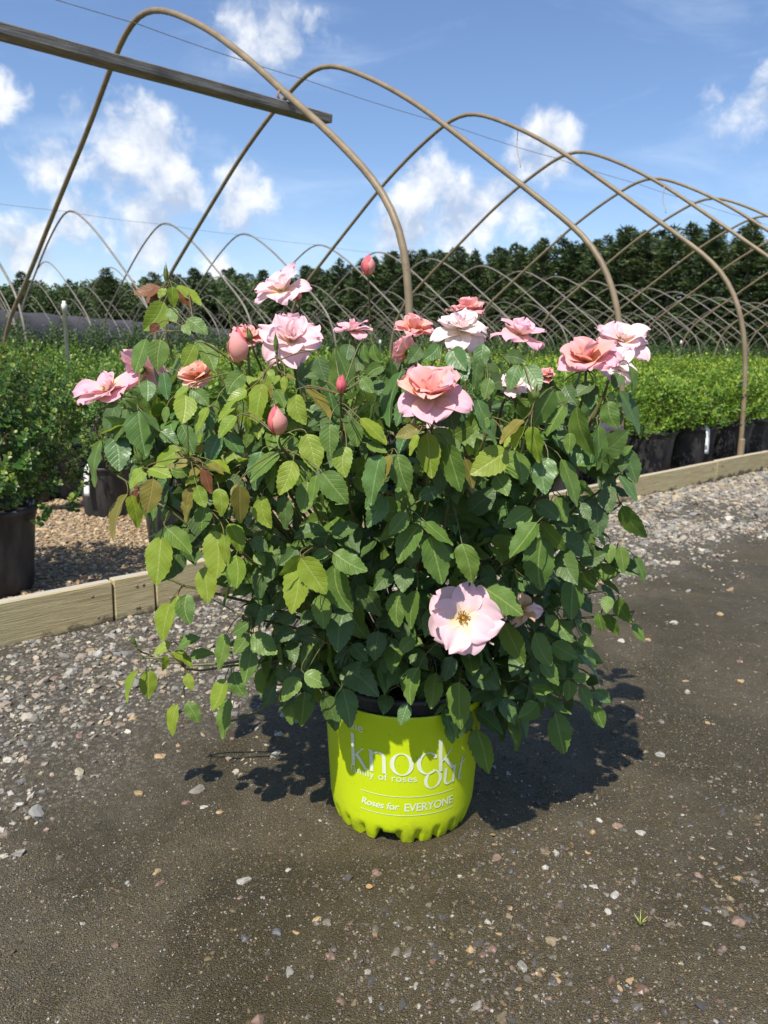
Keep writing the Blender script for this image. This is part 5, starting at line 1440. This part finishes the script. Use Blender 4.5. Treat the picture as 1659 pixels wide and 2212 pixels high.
def add_fill(G, Mx, c, rv):
    global fo
    V, F, U = G; Vh = V @ np.array(Mx)[:3, :3].T + np.array(Mx)[:3, 3]
    FILLV.append(Vh); FILLF.extend([tuple(i + fo for i in f) for f in F]); FILLU.append(U); FILLR.append(np.full(len(V), rv)); FILLM.extend([mats_order.index(c)] * len(F)); fo += len(V)
area = sorted(range(len(picked)), key=lambda i: -abs(picked[i][2].to_3x3().determinant()))
single = set(area[:300])
for i, (c, k, Mx) in enumerate(picked):
    if i in single:
        o = link('leaf', LEAFMESH[(c, k)], BUSH); o.matrix_local = Mx
        if c in 'bo': o['label'] = LAB[c]
    else: add_fill(LG[k], Mx, c if c in mats_order else 'o', lr.random())

# the rest of the foliage: five-leaflet leaves filling the bush behind and around the single ones
POLY = np.array([(290, 950), (340, 880), (430, 850), (520, 850), (640, 860), (740, 790), (830, 790), (900, 840), (1000, 850), (1150, 860), (1240, 900), (1300, 900), (1300, 1000), (1285, 1100), (1280, 1200), (1240, 1290), (1230, 1350), (1200, 1420), (1180, 1480), (1120, 1500), (1000, 1500), (900, 1470), (800, 1470), (700, 1450), (650, 1440), (600, 1390), (570, 1340), (560, 1270), (490, 1190), (440, 1120), (390, 1050), (330, 1000)], float)


def inside(u, v):
    x, y = POLY[:, 0], POLY[:, 1]; x2, y2 = np.roll(x, -1), np.roll(y, -1)
    c = ((y > v) != (y2 > v)) & (u < (x2 - x) * (v - y) / (y2 - y + 1e-9) + x); return c.sum() % 2 == 1


made = 0; tries = 0
while made < 520 and tries < 20000:
    tries += 1
    u = lr.uniform(220, 1360); v = lr.uniform(690, 1570)
    if not inside(u, v): continue
    f0 = front(u, v); back = 1.42 + (1.42 - f0) * .9
    y = f0 + .125 + (back - f0 - .125) * (lr.random() ** 1.2 if made % 2 else .30 * lr.random())
    P0 = at_y(u, v, y)
    if P0[2] < .30 and np.hypot(P0[0] - PC[0], P0[1] - PC[1]) < .17: continue
    if P0[2] < .16: continue
    if u < 560 and v > 1180 and lr.random() < .6: continue
    out = unit([P0[0] - PC[0], P0[1] - 1.42, 0]); lowf = np.clip((.75 - P0[2]) / .4, 0, 1)
    dr_ = unit(out * lr.uniform(.2, .9) + lr.normal(size=3) * .6 + np.array([0, 0, .35 - .9 * lowf]))
    up_ = unit(np.array([0, 0, .8]) + out * .6 + lr.normal(size=3) * .45); sdv = unit(np.cross(dr_, up_)); nrm_ = np.cross(sdv, dr_)
    Ls = lr.uniform(.036, .060); rl = Ls * 1.15
    cset = 'd' if lr.random() < (.55 if u > 800 else .35) else ('u' if lr.random() < .3 else 'g')
    if v < 1000 and u < 700 and lr.random() < .35: cset = 'y'
    rv = lr.random()
    ptsr = [P0 + dr_ * rl * g - np.array([0, 0, .25 * rl * g * g]) for g in np.linspace(0, 1, 5)]
    dist = np.linalg.norm(cane_np - P0, axis=1); k = int(np.argmin(dist))
    if dist[k] < .12: STALK.tube(bez(cane_np[k], cane_np[k] + (P0 - cane_np[k]) * .5 + [0, 0, .008], P0 - dr_ * .01, P0, 5) - BOFF, .0011, 4, 0, cap=False)
    STALK.tube(np.array(ptsr) - BOFF, np.linspace(.0011, .0007, 5), 4, 0, cap=False)
    for (g, sgn, sc_) in [(1.0, 0, 1.12), (.72, 1, 1.0), (.72, -1, 1.0), (.3, 1, .82), (.3, -1, .82)]:
        if sgn and g < .5 and lr.random() < .3: continue
        bp = P0 + dr_ * rl * g - np.array([0, 0, .25 * rl * g * g]); ya = unit(dr_ * (1.0 if sgn == 0 else .55) + sdv * sgn * .85 - np.array([0, 0, .25]) + lr.normal(size=3) * .12)
        n1 = unit(nrm_ + lr.normal(size=3) * .4); n1 = unit(n1 - ya * (n1 @ ya)); x1 = np.cross(ya, n1); L = Ls * sc_
        Mx = np.eye(4); Mx[:3, 0] = x1 * L; Mx[:3, 1] = ya * L; Mx[:3, 2] = n1 * L; Mx[:3, 3] = bp - BOFF
        add_fill(LG_LO[int(lr.integers(0, 10))], Mx, cset, (rv + lr.uniform(0, .25)) % 1)
    made += 1
link('foliage', np_mesh('foliage', np.concatenate(FILLV), FILLF, uv=np.concatenate(FILLU), rnd=np.concatenate(FILLR), mats=[LEAF[c] for c in mats_order], midx=FILLM), BUSH, kind='stuff')
# thorns on the canes
cr_ = np.random.default_rng(5)
for k in range(260):
    i = int(cr_.integers(0, len(cane_np) - 1)); p = cane_np[i]; tdir = cane_np[i + 1] - p
    if np.linalg.norm(tdir) > .08: continue
    d = unit(np.cross(tdir, cr_.normal(size=3))); CANES.tube(np.array([p, p + d * .0075 - unit(tdir) * .002]) - BOFF, [.0018, .0002], 4, 1)
link('canes', CANES.mesh('canes', [STEM, STEM_RED]), BUSH)
link('leaf_stalks', STALK.mesh('leaf_stalks', [STEM, STEM_RED]), BUSH)

# a small pale sprout in the mud and two fallen scraps
B = Build(); q = at_z(1383, 1995); q[2] = float(ground_h(q[0], q[1])) - .001
for k in range(5):
    a = k * 1.3; d = np.array([math.cos(a), math.sin(a), 0]) * .011; B.tube([q, q + d * .4 + [0, 0, .012], q + d + [0, 0, .02 + .004 * (k % 2)]], [.0009, .0009, .0003], 4)
link('grass_sprout', B.mesh('grass_sprout', [simple_mat('pale_sprout', (.30, .36, .05), (.42, .44, .10), 40, .6)]), None, 'tiny pale green grass sprout in the wet mud', 'sprout')
SCRAP = simple_mat('dry_orange_leaf', (.28, .15, .06), (.38, .24, .11), 60, .8)
for (u, v, s_) in [(1070, 1803, .011), (790, 1910, .012), (500, 1395, .012)]:
    V, F, U = LG[int(u) % 12]; o = link('fallen_leaf', np_mesh('fallen_leaf', V, F, uv=U, mats=[SCRAP]), None, 'dry orange leaf scrap fallen on the ground', 'leaf', 'fallen leaf scraps')
    p = at_z(u, v); o.location = p + [0, 0, float(ground_h(p[0], p[1])) + .003]; o.scale = (s_ * 1.3, s_, s_ * 1.2); o.rotation_euler = (.2, .15, u)
